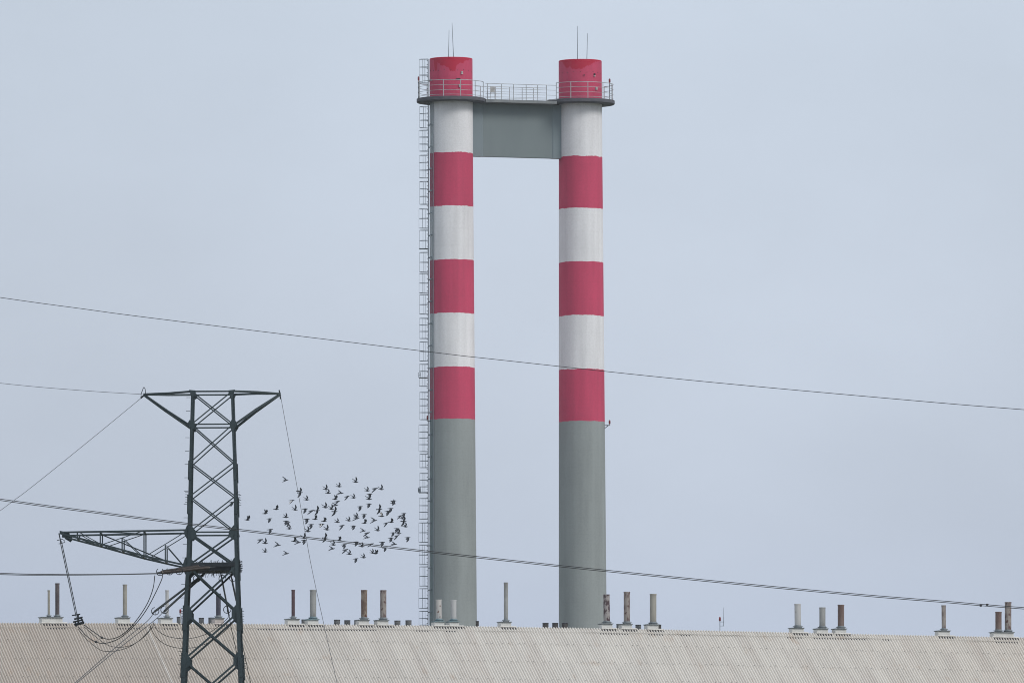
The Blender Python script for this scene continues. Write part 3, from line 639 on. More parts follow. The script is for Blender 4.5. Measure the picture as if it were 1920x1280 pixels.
for x0, x1, yt, dk, lb in stubs: stub(lb, x0, x1, yt, bool(dk))
# roof-top lamp and aerial
p = Pplane(338.2, 1149, HP, uy)
th = thing('obstruction_lamp', 'small red lamp on a short post at the ridge, left of the pylon leg', 'lamp', (p.x, p.y, zr(s_of(338.2))))
m = MB(); m.tube([(p.x, p.y, zr(s_of(338.2))-.1), (p.x, p.y, p.z)], .02, 6); m.build('post', M['galv'], th, origin=(p.x, p.y, zr(s_of(338.2))))
m = MB(); m.lathe([(0, .26), (.05, .24), (.065, .18), (.065, .06), (.05, 0), (0, 0)], 12, (p.x, p.y, p.z)); m.build('lamp_glass', M['lamp_red'], th, True, origin=p)
m = MB(); m.lathe([(0, 0), (.05, 0), (.055, -.1), (0, -.1)], 10, (p.x, p.y, p.z)); m.build('lamp_base', M['lamp_box'], th, True, origin=p)
p = Pplane(1349.8, 1163, HP, uy); z0 = zr(s_of(1350)); p2 = Pplane(1356.3, 1138, HP, uy)
th = thing('rooftop_aerial', 'thin rod aerial beside a small red lamp on a post, alone on the ridge', 'aerial', (p.x, p.y, z0))
m = MB(); m.tube([(p.x, p.y, z0-.15), (p.x, p.y, p.z)], .022, 6); m.build('post', M['cage'], th, origin=(p.x, p.y, z0))
m = MB(); m.tube([(p2.x, p2.y, p.z-.33), (p2.x, p2.y, p2.z)], [.018, .008], 6); m.build('rod', M['cage'], th, origin=(p2.x, p2.y, p.z-.3))
m = MB()
for dz_ in (-.07, -.32): m.bar((p.x, p.y, p.z+dz_), (p2.x+.04, p2.y, p.z+dz_), .03)
m.build('bracket', M['cage'], th, origin=(p.x, p.y, p.z))
m = MB(); m.lathe([(0, .27), (.05, .24), (.06, .18), (.06, .04), (.04, 0), (0, 0)], 12, (p.x, p.y, p.z-.02)); m.build('lamp_glass', M['lamp_red'], th, True, origin=p)
# ------------------------------------------------------------------ pylon
YP = 355.0
PYL = [(733.5, 360.5, 435.0), (795, 359.0, 437.0), (866, 357.2, 439.3), (930, 355.8, 441.2), (997, 354.5, 442.3), (1060, 352.3, 443.5), (1148, 347.8, 446.3), (1236, 344.8, 449.5),
       (1330, 341, 453), (1440, 335, 459), (1570, 328, 466), (1720, 319, 476), (1890, 310, 487), (2080, 299, 499), (2278, 287, 511)]
NODE = []
for (y, xl, xr) in PYL:
    wd = (xr-xl)/60.1; dep = wd*1.30
    a = P(xl, y, YP-dep/2); b = P(xr, y, YP-dep/2); z = (a.z+b.z)/2
    NODE.append({'z': z, 'fl': Vector((a.x, a.y, z)), 'fr': Vector((b.x, b.y, z)), 'bl': Vector((a.x, YP+dep/2, z)), 'br': Vector((b.x, YP+dep/2, z)), 'dep': dep})
NODE[-1]['z'] = 0
for k in ('fl', 'fr', 'bl', 'br'): NODE[-1][k].z = 0
pbase = (NODE[-1]['fl']+NODE[-1]['br'])/2
py = thing('pylon', 'dark green lattice steel power pylon in front of the factory roof', 'pylon', pbase)
LEGW = [.078, .08, .09, .10, .11, .115, .125, .135, .14, .15, .16, .17, .18, .19, .19]
def angle_bar(m, a, b, w, t, dx, dy):
    """L section: two flat flanges meeting at the outer corner; dx, dy give the directions the flanges point to."""
    a, b = Vector(a), Vector(b)
    dx, dy = Vector(dx), Vector(dy)
    for d, o in ((dx, dy), (dy, dx)):
        vs = []
        for p_ in (a, b):
            vs += [p_, p_+d*w, p_+d*w+o*t, p_+o*t]
        m.add(vs, [(0, 1, 2, 3), (7, 6, 5, 4), (0, 4, 5, 1), (1, 5, 6, 2), (2, 6, 7, 3), (3, 7, 4, 0)])
for key, sx, sy in (('fl', -1, -1), ('fr', 1, -1), ('bl', -1, 1), ('br', 1, 1)):
    m = MB()
    for i in range(len(NODE)-1):
        w_ = LEGW[i]; o = Vector((sx*w_/2, sy*w_/2, 0))
        angle_bar(m, NODE[i][key]+o, NODE[i+1][key]+o, w_, .016, (-sx, 0, 0), (0, -sy, 0))
        # splice plates at every second node
        if i in (2, 3, 6, 7, 9, 11):
            w2 = w_+.05; o2 = Vector((sx*(w_/2+.025), sy*(w_/2+.018), 0)); q = NODE[i][key]; d = (NODE[i+1][key]-q).normalized()
            angle_bar(m, q+o2-d*.05, q+o2+d*.55, w2*.8, .018, (-sx, 0, 0), (0, -sy, 0))
    # anchor bolts bristling at the joints
    for i in (3, 6, 7):
        q = NODE[i][key]
        for k in range(5):
            m.tube([q+Vector((sx*.05, 0, -.18+.08*k)), q+Vector((sx*.14, 0, -.18+.08*k))], .008, 5)
    m.build('leg', M['pylon'], py, origin=NODE[-1][key])
FACES = (('fl', 'fr', Vector((0, -1, 0))), ('bl', 'br', Vector((0, 1, 0))), ('fl', 'bl', Vector((-1, 0, 0))), ('fr', 'br', Vector((1, 0, 0))))
def brace_bar(m, a, b, w_, nrm, lay):
    d = (b-a).normalized(); off = nrm*(.012+lay*.02)
    up = nrm
    m.bar(a+off, b+off, w_, .014, up=up)
    if w_ > .06: m.bar(a+off-nrm*.02, b+off-nrm*.02, .014, .035, up=up, off=(w_/2-.007, 0))
for i in range(len(NODE)-1):
    w_ = .038 if i < 4 else (.054 if i < 5 else .062)
    for fa, fb, nr in FACES:
        m = MB(); A0, B0, A1, B1 = NODE[i][fa], NODE[i][fb], NODE[i+1][fa], NODE[i+1][fb]
        brace_bar(m, A0, B1, w_, nr, 0); brace_bar(m, B0, A1, w_, nr, 1.2)
        if i >= 8:   # secondary bracing in the tall lower panels
            mid = (A0+B0+A1+B1)/4; brace_bar(m, (A0+A1)/2, mid, .05, nr, 2); brace_bar(m, (B0+B1)/2, mid, .05, nr, 2)
        m.build('cross_brace', M['pylon'], py, origin=(A0+B1)/2)
for i in (0, 1, 4, 5, 8, 11):
    w_ = {0: .05, 1: .045, 4: .05, 5: .07}.get(i, .10)
    for fa, fb, nr in FACES:
        m = MB(); brace_bar(m, NODE[i][fa], NODE[i][fb], w_, nr, .5); m.build('horizontal_brace', M['pylon'], py, origin=(NODE[i][fa]+NODE[i][fb])/2)
# gusset plates
def gusset(i, key, pts, nr):
    c = NODE[i][key]; m = MB(); m.poly([c+Vector((x/60.1, 0, z/60.1))+nr*.036 for x, z in pts], .014, nr); m.build('gusset_plate', M['pylon'], py, origin=c)
for nr, L_, R_ in ((Vector((0, -1, 0)), 'fl', 'fr'), (Vector((0, 1, 0)), 'bl', 'br')):
    gl = [(-4, 13), (4, 13), (13, 2), (14, -6), (7, -14), (-4, -13), (-10, -2)]
    if nr.y > 0: gl = [(x*.75, z*.75) for x, z in gl]
    gusset(4, L_, gl, nr); gusset(4, R_, [(-x if x > 0 else -x*.6, z) for x, z in gl][::-1], nr)
    gl = [(-5, 16), (4, 16), (10, 9), (10, -9), (4, -16), (-5, -16), (-11, -2)]
    gusset(5, L_, gl, nr); gusset(5, R_, [(4, 18), (-5, 14), (-10, 6), (-10, -10), (-3, -22), (5, -22)], nr)
    gl = [(-5, 14), (5, 14), (12, 4), (12, -9), (4, -16), (-5, -16)]
    for k in (6, 7): gusset(k, L_, gl, nr); gusset(k, R_, [(-x, z) for x, z in gl][::-1], nr)
    gl = [(-4, 8), (3, 8), (7, 1), (5, -8), (-3, -8), (-8, 0)]
    gusset(1, L_, gl, nr); gusset(1, R_, [(-x, z) for x, z in gl][::-1], nr)
    gl = [(-6, 3), (6, 2), (7, -6), (2, -9), (-3, -6)]
    gusset(0, L_, gl, nr); gusset(0, R_, [(-x, z) for x, z in gl][::-1], nr)
# step bolts up the front left leg, and a few on the right
m = MB()
y = 745
while y < 1280:
    xl = interp([(a, b) for a, b, c in PYL], y); p_ = P(xl-3, y, YP-.95); m.tube([p_, p_+Vector((-.13, 0, 0))], .008, 5); y += 25
m.build('step_bolts', M['pylon_dark'], py, origin=NODE[2]['fl'])
dl = NODE[4]['dep']*.98
# crossarms: chord paths given in photograph pixels on the front face, mirrored to the back face
def armpt(px, py_, tip_px, root_px, root_dep):
    t_ = (px-tip_px)/(root_px-tip_px)
    if root_dep == dl: t_ = 1
    Yf = YP-root_dep/2*t_
    f = P(px, py_, Yf); return f, Vector((f.x, 2*YP-f.y, f.z))
def crossarm(label, tip, root, dep, chords, web, cw, ww, cross):
    tf, _ = armpt(tip[0], tip[1], tip[0], root, dep)
    m = MB()
    for (x0, y0, x1, y1) in web:
        for s_ in (0, 1): m.bar(armpt(x0, y0, tip[0], root, dep)[s_], armpt(x1, y1, tip[0], root, dep)[s_], ww, ww*.6)
    if not cross:
        for fx in (.38, .72):
            a, b = [pp for pp in armpt(chords[1][0][0]+(chords[1][2][0]-chords[1][0][0])*fx, chords[1][0][1]+(chords[1][2][1]-chords[1][0][1])*fx, tip[0], root, dep)]; m.bar(a, b, ww)
    for (x0, y0) in cross:
        a, b = armpt(x0, y0, tip[0], root, dep); m.bar(a, b, ww)
    for (x0, y0), (x1, y1) in zip(cross[:-1], cross[1:]):
        m.bar(armpt(x0, y0, tip[0], root, dep)[0], armpt(x1, y1, tip[0], root, dep)[1], ww*.8)
    arm = m.build('crossarm', M['pylon'], py, origin=tf); arm['label'] = label
    for ch in chords:
        for s_ in (0, 1):
            m = MB(); pts = [armpt(x, y_, tip[0], root, dep)[s_] for x, y_ in ch]
            for k in range(len(pts)-1):
                m.bar(pts[k], pts[k+1], cw if k else cw*1.25, cw*.8)
            m.build('chord', M['pylon'], arm, origin=pts[0])
    return arm
d0 = NODE[0]['dep']
crossarm('left upper arm', (270, 739), 360, d0, [[(270, 739), (316, 737), (360.5, 733.5)], [(270, 740), (312, 769), (357, 798)]], [], .075, .03, [])
crossarm('right upper arm', (525, 738), 436, d0, [[(525, 738), (481, 734.6), (436, 733)], [(525, 739), (479, 768), (438, 797)]], [], .075, .03, [])
def ub(x): return interp([(112, 999), (190, 1019.5), (268, 1041), (352, 1060)], x)
def ut(x): return interp([(112, 997.5), (230, 995.5), (354, 993)], x)
crossarm('long tapering lower left arm', (112, 998), 354, dl, [[(112, 997.5), (188, 996.2), (270, 994.8), (354, 993)], [(112, 999), (190, 1019.5), (268, 1041), (352, 1060)]],
    [(145, ut(145), 145, ub(145)), (188, ut(188), 188, ub(188)), (229, 1008, 229, ub(229)), (270, ut(270), 270, ub(270)), (310, 1021, 310, ub(310)),
     (148, ut(148), 188, ub(188)), (192, ub(192), 268, ut(268)), (230, 1008, 266, ub(266)), (273, ub(273), 345, 998), (312, 1022, 344, 1059)], .07, .04,
    [(145, ub(145)), (188, ub(188)), (229, ub(229)), (268, ub(268)), (310, ub(310)), (188, ut(188)), (270, ut(270))])
m = MB(); a, b = armpt(128, 1001, 112, 354, dl)   # tip plates
for q in (a, b): m.poly([q+Vector((x/60, 0, z/60)) for x, z in ((-17, 7), (2, 3), (4, -4), (0, -9), (-10, -3))], .014, (0, 1, 0))
m.build('gusset_plate', M['pylon'], py, origin=a)
# maintenance floor in the shaft with bird-deterrent bristles
n5 = NODE[5]; m = MB()
zf = n5['z']-.09
m.box(((n5['fl'].x+n5['fr'].x)/2+.02, YP, zf), (abs(n5['fr'].x-n5['fl'].x)+.02, n5['dep']-.1, .11)); m.build('floor', M['pylon_dark'], py, origin=n5['fl'])
m = MB()
x0, x1 = n5['fl'].x, n5['fr'].x
for Yq in (n5['fl'].y-.05, n5['bl'].y+.05): m.bar((x0+.1, Yq, zf+.13), (x1-.05, Yq, zf+.13), .03, .12)
m.build('toe_board', M['pylon_dark'], py, origin=n5['fl'])
m = MB()
rs_ = random.Random(11)
for k in range(150):
    x = rs_.uniform(x0+.2, x1-.1); Yq = rs_.choice((n5['fl'].y-.05, n5['bl'].y+.05, YP)); zz = zf+.17 if rs_.random() < .6 else zf-.06
    h_ = rs_.uniform(.05, .12)*(1 if zz > zf else -1); m.tube([(x, Yq, zz), (x+rs_.uniform(-.05, .05), Yq+rs_.uniform(-.04, .04), zz+h_)], .006, 4)
for k in range(30):
    zz = zf+rs_.uniform(-.15, .2); m.tube([(x1+.06, n5['fr'].y, zz), (x1+rs_.uniform(.14, .2), n5['fr'].y, zz+rs_.uniform(-.04, .04))], .008, 4)
m.build('bird_spikes', M['pylon_dark'], py, origin=n5['fl'])
# ------------------------------------------------------------------ insulators
def sheds(m, a, b, r, rc, step):
    a, b = Vector(a), Vector(b); ax = (b-a); L_ = ax.length; q3 = ax.normalized().to_track_quat('Z', 'X').to_matrix(); prof = [(0, 0), (rc, 0)]; z = step
    while z < L_-step: prof += [(rc, z-step*.18), (r, z), (rc, z+step*.18)]; z += step
    prof += [(rc, L_), (0, L_)]; m.lathe(prof, 10, a, q3)
def ring(m, c, nrm, r, t, a0=0, a1=2*math.pi, up=Vector((0, 0, 1))):
    nrm = Vector(nrm).normalized(); x = up.cross(nrm).normalized(); y = nrm.cross(x).normalized(); n = 22
    m.tube([Vector(c)+x*r*math.sin(a0+(a1-a0)*k/n)+y*r*math.cos(a0+(a1-a0)*k/n) for k in range(n+1)], t, 6)
# the long hanging strings from the arm tip
a = P(114, 1008, YP); b = P(144.5, 1158, YP-.2)
th = thing('insulator_string', 'long beaded double insulator hanging from the tip of the lower left arm', 'insulator', a, 'insulators on the pylon')
for o in (-.021, .021):
    m = MB(); oo = Vector((o, 0, 0)); sheds(m, a+oo+Vector((0, 0, -.1)), b+oo, .021, .012, .04); m.build('insulator_rod', M['ins_grey'], th, True, origin=a)
m = MB(); m.tube([a+Vector((-.06, 0, .15)), a+Vector((.0, 0, -.12))], .018, 6); m.tube([P(107, 1012.5, YP), P(118, 1010, YP)], .012, 6); m.tube([P(110, 1019, YP), P(122, 1016, YP), P(121, 1013, YP), P(118.5, 1011, YP)], .012, 6)
m.build('end_fitting', M['pylon_dark'], th, True, origin=a)
m = MB()
for (x0, y0, x1, y1, r_) in ((135, 1153, 150.5, 1150.5, .022), (139, 1160, 155, 1156.5, .032), (137, 1165.5, 156, 1161, .03), (139, 1170, 158, 1165, .028), (140, 1172, 158, 1167.5, .024), (146, 1150, 147, 1168, .03), (141, 1163, 143, 1174, .022), (152, 1158, 157, 1169, .022)):
    m.tube([P(x0, y0, YP-.2), P(x1, y1, YP-.2)], r_, 6)
m.build('clamp', M['pylon_dark'], th, True, origin=b)
def long_ins(label, pts, Ys, r, rc, mat_, rings, step=.03):
    th = thing('insulator_string', label, 'insulator', P(pts[0][0], pts[0][1], Ys[0]), 'insulators on the pylon')
    for (p0, p1) in [(pts[i], pts[i+1]) for i in range(0, len(pts), 2)]:
        a = P(p0[0], p0[1], Ys[0]); b = P(p1[0], p1[1], Ys[1]); m = MB(); sheds(m, a, b, r, rc, step); m.build('insulator_rod', mat_, th, True, origin=a)
        m = MB(); d = (b-a).normalized(); m.tube([a-d*.22, a+d*.03], .02, 6); m.tube([b-d*.03, b+d*.14], .022, 6); m.build('end_fitting', M['pylon_dark'], th, True, origin=a)
    for (x, y, r_, y_, a0, a1) in rings:
        m = MB(); c = P(x, y, y_); ring(m, c, (0, -1, .05), r_, .013, a0, a1); m.tube([c+Vector((0, 0, -r_)), c], .01, 5); m.build('corona_ring', M['pylon_dark'], th, True, origin=c)
    return th
FA, TA = R(35), R(325)
long_ins('brown tension insulator pointing left, crossing in front of the pylon leg', [(392, 1063.5), (303, 1073), (372, 1061.5), (302, 1072)], (YP-1.6, YP-2.4), .062, .045, M['ins_brown'],
    [(300, 1071.5, .112, YP-2.4, FA, TA), (318, 1070.5, .108, YP-2.3, FA, TA), (336, 1070, .108, YP-2.2, FA, TA)])
long_ins('pair of grey insulators slanting down left from the pylon leg to the jumper wires', [(384, 1074), (289.5, 1146), (376, 1083), (308, 1145)], (YP+.6, YP-2.0), .036, .026, M['ins_slate'],
    [(291, 1145, .115, YP-2.05, FA+.5, TA+.5), (308.5, 1142.5, .115, YP-2.05, FA+.6, TA+.6), (369, 1084, .11, YP+.2, FA, TA)])
long_ins('pair of insulators hanging inside the pylon beside its right leg', [(415.5, 1082), (428, 1146), (435, 1087), (443.5, 1127)], (YP+.2, YP+.6), .034, .024, M['ins_slate'],
    [(417, 1084, .108, YP+.1, 0, 2*math.pi), (436.5, 1083.5, .10, YP+.1, .4, 6), (426, 1142, .115, YP+.5, 0, 2*math.pi)])
# ------------------------------------------------------------------ wires
def wire(label, pts, r, cat='wire', name='power_line', group=None, n=10, dots=None, straightends=True):
    p3 = smooth_curve([P(x, y, Y) for x, y, Y in pts], n)
    m = MB(); m.tube(p3, r, 6); ob = m.build(name, M['wire'], None, True, origin=p3[0]); tag(ob, label, cat, group)
    for (x, y, Y, l) in (dots or []):
        q = P(x, y, Y); m = MB(); m.tube([q-Vector((l/2, 0, 0)), q-Vector((l/4, 0, 0)), q+Vector((l/4, 0, 0)), q+Vector((l/2, 0, 0))], [r*1.2, r*2.6, r*2.6, r*1.2], 8); m.build('clamp', M['dark'], ob, True, origin=q)
    return ob
YW = 210
wire('thin single wire sloping down right across both chimneys at mid height', [(-900, 420, 230), (-450, 492, 226), (0, 557.6, 222), (150, 578.2, 221), (300, 598, 220), (800, 658.8, 216), (920, 672.6, 215), (1300, 713, 212), (1700, 749.5, 208), (1920, 767.6, 206), (2400, 804, 202), (3000, 845, 197)], .0065)
up = [(-900, 800, 200), (-450, 870, 200), (0, 934.8, 200), (200, 961.2, 200), (330, 977.5, 200), (448, 991.5, 200), (770, 1028.6, 200), (920, 1045.2, 200), (1138, 1068.2, 200), (1440, 1097.6, 200), (1620, 1113.9, 200), (1770, 1126, 200), (1920, 1138.2, 200), (2400, 1173, 200), (3000, 1212, 200)]
wire('upper one of the twin cables passing in front of the pylon and both chimneys', up, .0068, group='twin cables in front of the pylon', dots=[(1851, 1132.8, 200, .05)])
wire('lower one of the twin cables passing in front of the pylon and both chimneys', [(x, y+2.7, Y) for x, y, Y in up], .0068, group='twin cables in front of the pylon', dots=[(1839, 1134.6, 200, .05)])
wire('thin earth wire running to the left edge from the upper left arm tip', [(-700, 620, 380), (-300, 683, 372), (0, 718, 364), (150, 731.5, 359), (267, 739, YP)], .0075, group='earth wires of the pylon')
wire('thin wire falling steeply left from the upper left arm tip', [(-300, 1180, 320), (0, 957, 336), (62, 910.5, 341), (164, 828.5, 348), (267, 744, YP)], .0075, group='earth wires of the pylon')
wire('thin wire dropping from the upper right arm tip past the birds onto the roof', [(526, 741, YP), (533, 780, 352), (553, 890, 345), (571, 990, 338), (584, 1062, 333), (606, 1164, 326), (632, 1280, 318), (655, 1380, 312), (690, 1530, 303)], .0075, group='earth wires of the pylon', dots=[(559, 920, 343, .12)])
wire('upper one of the two horizontal conductors leaving left below the long arm', [(-500, 1046, 330), (-250, 1062, 336), (0, 1073.8, 342), (100, 1076, 345), (200, 1076, 349), (292, 1074.2, YP-2.4)], .0135, group='conductors of the pylon')
wire('lower one of the two horizontal conductors leaving left below the long arm', [(-500, 1052, 330), (-250, 1066, 336), (0, 1076.2, 342), (100, 1077.4, 345), (200, 1076.8, 349), (302, 1074.8, YP-2.4)], .0135, group='conductors of the pylon')
wire('upper left one of the two conductors slanting down left across the roof', [(289.5, 1147, YP-2), (274, 1165.5, 351), (227, 1204, 346), (140.5, 1279.5, 336), (60, 1352, 326), (-100, 1500, 306)], .011, group='conductors of the pylon')
wire('lower right one of the two conductors slanting down left across the roof', [(307.5, 1145, YP-2), (289, 1162.5, 351), (217, 1219.5, 345), (143.5, 1280, 336), (70, 1346, 326), (-80, 1490, 306)], .011, group='conductors of the pylon')
J = 'jumper wires looped in front of the roof'
wire('thick jumper looping from the hanging insulator up to the innermost ring of the horizontal one', [(158, 1171, YP-.2), (176, 1184, YP-.5), (191, 1194, YP-.8), (206, 1197.3, YP-1.2), (224, 1192, YP-1.6), (243, 1177, YP-1.9), (261, 1155, YP-2.1), (277, 1129, YP-2.3), (287, 1102, YP-2.4), (290.3, 1078, YP-2.4)], .0135, 'wire', 'jumper_wire', J, 8, [(191, 1194.5, YP-.8, .09)])
wire('thick jumper looping from the hanging insulator up to the middle of the horizontal one', [(146.5, 1174, YP-.2), (163, 1192, YP-.5), (180, 1202.5, YP-.8), (198, 1205, YP-1.2), (226, 1194.5, YP-1.6), (256, 1167, YP-1.9), (276, 1140, YP-2.1), (292, 1110, YP-2.3), (303, 1086, YP-2.4), (305, 1077, YP-2.4)], .0135, 'wire', 'jumper_wire', J, 8, [(180, 1202.5, YP-.8, .09)])
wire('upper of the two lower jumpers sagging from the hanging insulator to the slanting pair', [(157.5, 1174, YP-.2), (176, 1190, YP), (198, 1206.5, YP), (216, 1212.3, YP), (232, 1212, YP-.4), (250, 1207, YP-1), (270, 1193, YP-1.5), (285, 1176, YP-1.9), (289, 1166, YP-2)], .0098, 'wire', 'jumper_wire', J, 8)
wire('lowest jumper sagging from the hanging insulator to the slanting pair', [(145.5, 1178, YP-.2), (164, 1199, YP), (188, 1217.5, YP), (206, 1220.2, YP), (226, 1217.5, YP-.4), (244, 1211, YP-1), (264, 1197.5, YP-1.5), (280, 1180, YP-1.9), (284, 1170, YP-2)], .0098, 'wire', 'jumper_wire', J, 8)
wire('upper of the two jumpers sagging right behind the left pylon leg', [(287, 1166, YP-2), (295, 1180, YP-1), (310, 1190.5, YP), (330, 1195.5, YP+.6), (352, 1196.5, YP+1.3), (375, 1192, YP+1.6), (398, 1182, YP+1.4), (425, 1160, YP+.9), (430, 1150, YP+.7)], .0098, 'wire', 'jumper_wire', J, 8)
wire('lower of the two jumpers sagging right behind the left pylon leg', [(281, 1172, YP-2), (291, 1191, YP-1), (307, 1205.5, YP), (328, 1213, YP+.6), (350, 1214.5, YP+1.3), (372, 1211, YP+1.6), (398, 1200, YP+1.4), (424, 1180, YP+.9), (440, 1160, YP+.7)], .0098, 'wire', 'jumper_wire', J, 8)
wire('dark wire dropping inside the pylon beside its right leg', [(429, 1149, YP+.6), (432, 1168, YP+.9), (437, 1192, YP+1.6), (445, 1228, YP+3.5), (456, 1275, YP+7), (475, 1350, YP+14), (510, 1480, YP+26)], .011, group='conductors of the pylon')
wire('dark wire dropping just right of the pylon across the roof', [(444, 1130, YP+.6), (450, 1180, YP+2), (456, 1213, YP+4), (464, 1252, YP+7), (471, 1283, YP+10), (487, 1350, YP+17), (520, 1480, YP+30)], .011, group='conductors of the pylon')
# the little arcing horn loop on the upper left arm tip
m = MB(); p_ = [P(x, y, YP) for x, y in ((265.5, 747), (264.5, 739), (267, 732), (269.5, 726), (272, 729), (273, 738))]; m.tube(smooth_curve(p_, 5), .012, 6); m.tube([P(263.5, 746, YP), P(274, 738, YP)], .03, 6)
m.build('tip_fitting', M['pylon_dark'], py, True, origin=p_[0])
m = MB(); m.tube([P(523.5, 731, YP), P(525.5, 742, YP), P(526, 748, YP)], .022, 6); m.build('tip_fitting', M['pylon_dark'], py, True, origin=P(525, 740, YP))
# ------------------------------------------------------------------ pigeons
def bird_mesh(name, wl, wr, white=False):
    """Body along +x, wings rooted at the shoulders; wl/wr = (raise, sweep, fold of the outer half, length, chord)."""
    m = MB(); m.mi = 0
    prof = [(-.172, .008, .014), (-.14, .012, .036), (-.10, .016, .024), (-.07, .022, .022), (-.02, .036, .035), (.03, .040, .037), (.07, .032, .030), (.10, .020, .020), (.118, .021, .020), (.138, .017, .017), (.150, .006, .006), (.168, .002, .002)]
    n = 8; o = []
    for x, h, w_ in prof:
        zc_ = .012 if x > .09 else 0
        for k in range(n):
            a = 2*math.pi*k/n; o.append((x, w_*math.cos(a), zc_+h*math.sin(a)))
    m.add(o, [(i*n+k, i*n+(k+1) % n, (i+1)*n+(k+1) % n, (i+1)*n+k) for i in range(len(prof)-1) for k in range(n)]+[tuple(range(n)), tuple((len(prof)-1)*n+k for k in range(n))])
    for side, (ang, sweep, fold, ln, ch_) in ((-1, wl), (1, wr)):
        ang, fold = R(ang), R(fold)
        ca, sa = math.cos(ang), math.sin(ang); c2, s2 = math.cos(ang+fold), math.sin(ang+fold)
        st = [(0, .055, -.055), (.09, .085, -.045), (.155, .080, -.055), (.22, .035, -.085), (.275, -.015, -.085), (.31, -.065, -.085)]  # span, leading x, trailing x
        pts = []
        for sp_, le, te in st:
            md = (le+te)/2; le, te = md+(le-md)*ch_, md+(te-md)*ch_; sp_ *= ln
            s_in = min(sp_, .12); s_out = max(0, sp_-.12)
            y = .02+s_in*ca+s_out*c2; z = .018+s_in*sa+s_out*s2; dx = -sweep*sp_
            pts.append(((le+dx, side*y, z), ((le+te)/2+dx, side*y, z), (te+dx, side*y, z)))
        nrm = Vector((0, side*-s2, c2))*.004
        for layer in (0, 1):
            k0 = len(m.v)
            vs = []
            for p_ in pts:
                for q in p_: vs.append(Vector(q)+(nrm if layer else -nrm))
            L_ = len(pts)
            fs_a = []; fs_b = []
            for i in range(L_-1):
                f1 = (i*3, i*3+1, (i+1)*3+1, (i+1)*3); f2 = (i*3+1, i*3+2, (i+1)*3+2, (i+1)*3+1)
                if not layer: f1, f2 = f1[::-1], f2[::-1]
                fs_a.append(f1); fs_b.append((f2, i))
            m.mi = 0; m.add(vs, fs_a)
            m.f += [tuple(j+k0 for j in f) for f, i in fs_b]; m.m += [(1 if i < 4 else 0) for f, i in fs_b]
    b = M['birdwhite'] if white else M['bird']
    me_ob = m.build(name, [M['bird'], M['birdwhite'] if white else M['birdwing']], None, True, fix=False)
    me = me_ob.data; bpy.data.objects.remove(me_ob); return me
BM = {'U': bird_mesh('pigeon', (84, -.22, 4, .86, .70), (50, .75, 25, .55, .6)), 'u': bird_mesh('pigeon', (70, -.25, 42, .76, .60), (58, .55, 40, .55, .5)),
      'D': bird_mesh('pigeon', (-74, -.02, 4, .90, .95), (-40, .0, -20, .6, .8)), 'M': bird_mesh('pigeon', (-28, .75, -6, .85, .75), (38, .35, 14, .7, .7)),
      'B': bird_mesh('pigeon', (60, -.52, 4, .85, .85), (52, -.35, 6, .75, .7)), 'F': bird_mesh('pigeon', (8, -.35, 4, .82, .8), (-4, .25, -4, .85, .85)),
      'S': bird_mesh('pigeon', (-36, .70, -10, .85, .95), (4, .55, -10, .45, .7)),
      'Dw': bird_mesh('pigeon', (-60, .35, -12, .80, .8), (-30, .2, -10, .6, .8), True), 'Uw': bird_mesh('pigeon', (72, -.10, 8, .7, .6), (85, .2, 8, .65, .6), True)}
POSEROT = {'U': (0, 4, 6), 'u': (-4, 4, 8), 'D': (0, 0, 6), 'M': (4, 0, 14), 'B': (10, -2, 8), 'F': (-62, -4, 8), 'S': (4, -12, 10), 'Dw': (0, -3, 8), 'Uw': (0, 4, 8)}
BIRDS = [(510,210,'M'),(655,336,'F'),(570,415,'Dw'),(718,408,'u'),(602,508,'U'),(413,503,'B'),(303,545,'B'),(125,608,'B'),(347,598,'D'),(510,582,'u'),(514,622,'D'),(530,636,'D'),(545,697,'u'),(353,706,'D'),
 (257,808,'S'),(303,842,'U'),(303,928,'u'),(432,860,'M'),(516,945,'M'),(593,822,'B'),(635,834,'M'),(703,500,'D'),(770,518,'S'),(825,516,'F'),(720,602,'D'),(763,656,'D'),(803,602,'B'),(893,622,'B'),(870,652,'Dw'),
 (920,706,'U'),(730,724,'U'),(690,790,'U'),(693,812,'D'),(905,788,'F'),(905,485,'U'),(965,500,'U'),(1000,525,'F'),(1003,402,'B'),(1028,425,'S'),(1008,462,'M'),(912,304,'U'),(935,342,'u'),(1042,276,'u'),(1060,342,'M'),
 (1125,376,'S'),(1188,388,'u'),(1207,230,'U'),(1325,318,'u'),(1405,297,'S'),(1465,304,'U'),(1350,352,'D'),(1342,402,'U'),(1342,450,'D'),(1253,477,'D'),(1447,503,'F'),(1558,496,'D'),(1530,524,'D'),(1588,420,'D'),(1586,446,'u'),
 (1293,556,'D'),(1218,578,'u'),(1218,594,'M'),(1138,616,'u'),(1025,632,'u'),(1073,668,'S'),(1187,670,'D'),(1298,640,'B'),(1395,615,'M'),(1468,572,'Uw'),(1515,642,'S'),(1563,632,'B'),(1690,546,'D'),(1655,570,'S'),(1675,596,'u'),
 (1690,622,'F'),(1705,676,'u'),(1428,715,'U'),(1287,718,'M'),(1325,740,'S'),(1325,785,'M'),(1620,696,'D'),(1583,738,'D'),(1638,745,'U'),(1620,770,'S'),(1562,790,'D'),(1730,786,'D'),(1475,833,'D'),(1503,888,'D'),(1595,852,'M'),
 (1043,812,'B'),(985,858,'u'),(975,897,'M'),(1093,856,'D'),(1108,908,'S'),(1145,950,'u'),(1210,998,'D'),(1287,985,'u'),(1217,830,'D'),(1270,874,'u'),(1365,850,'S'),(1376,938,'u'),(1408,945,'B')]
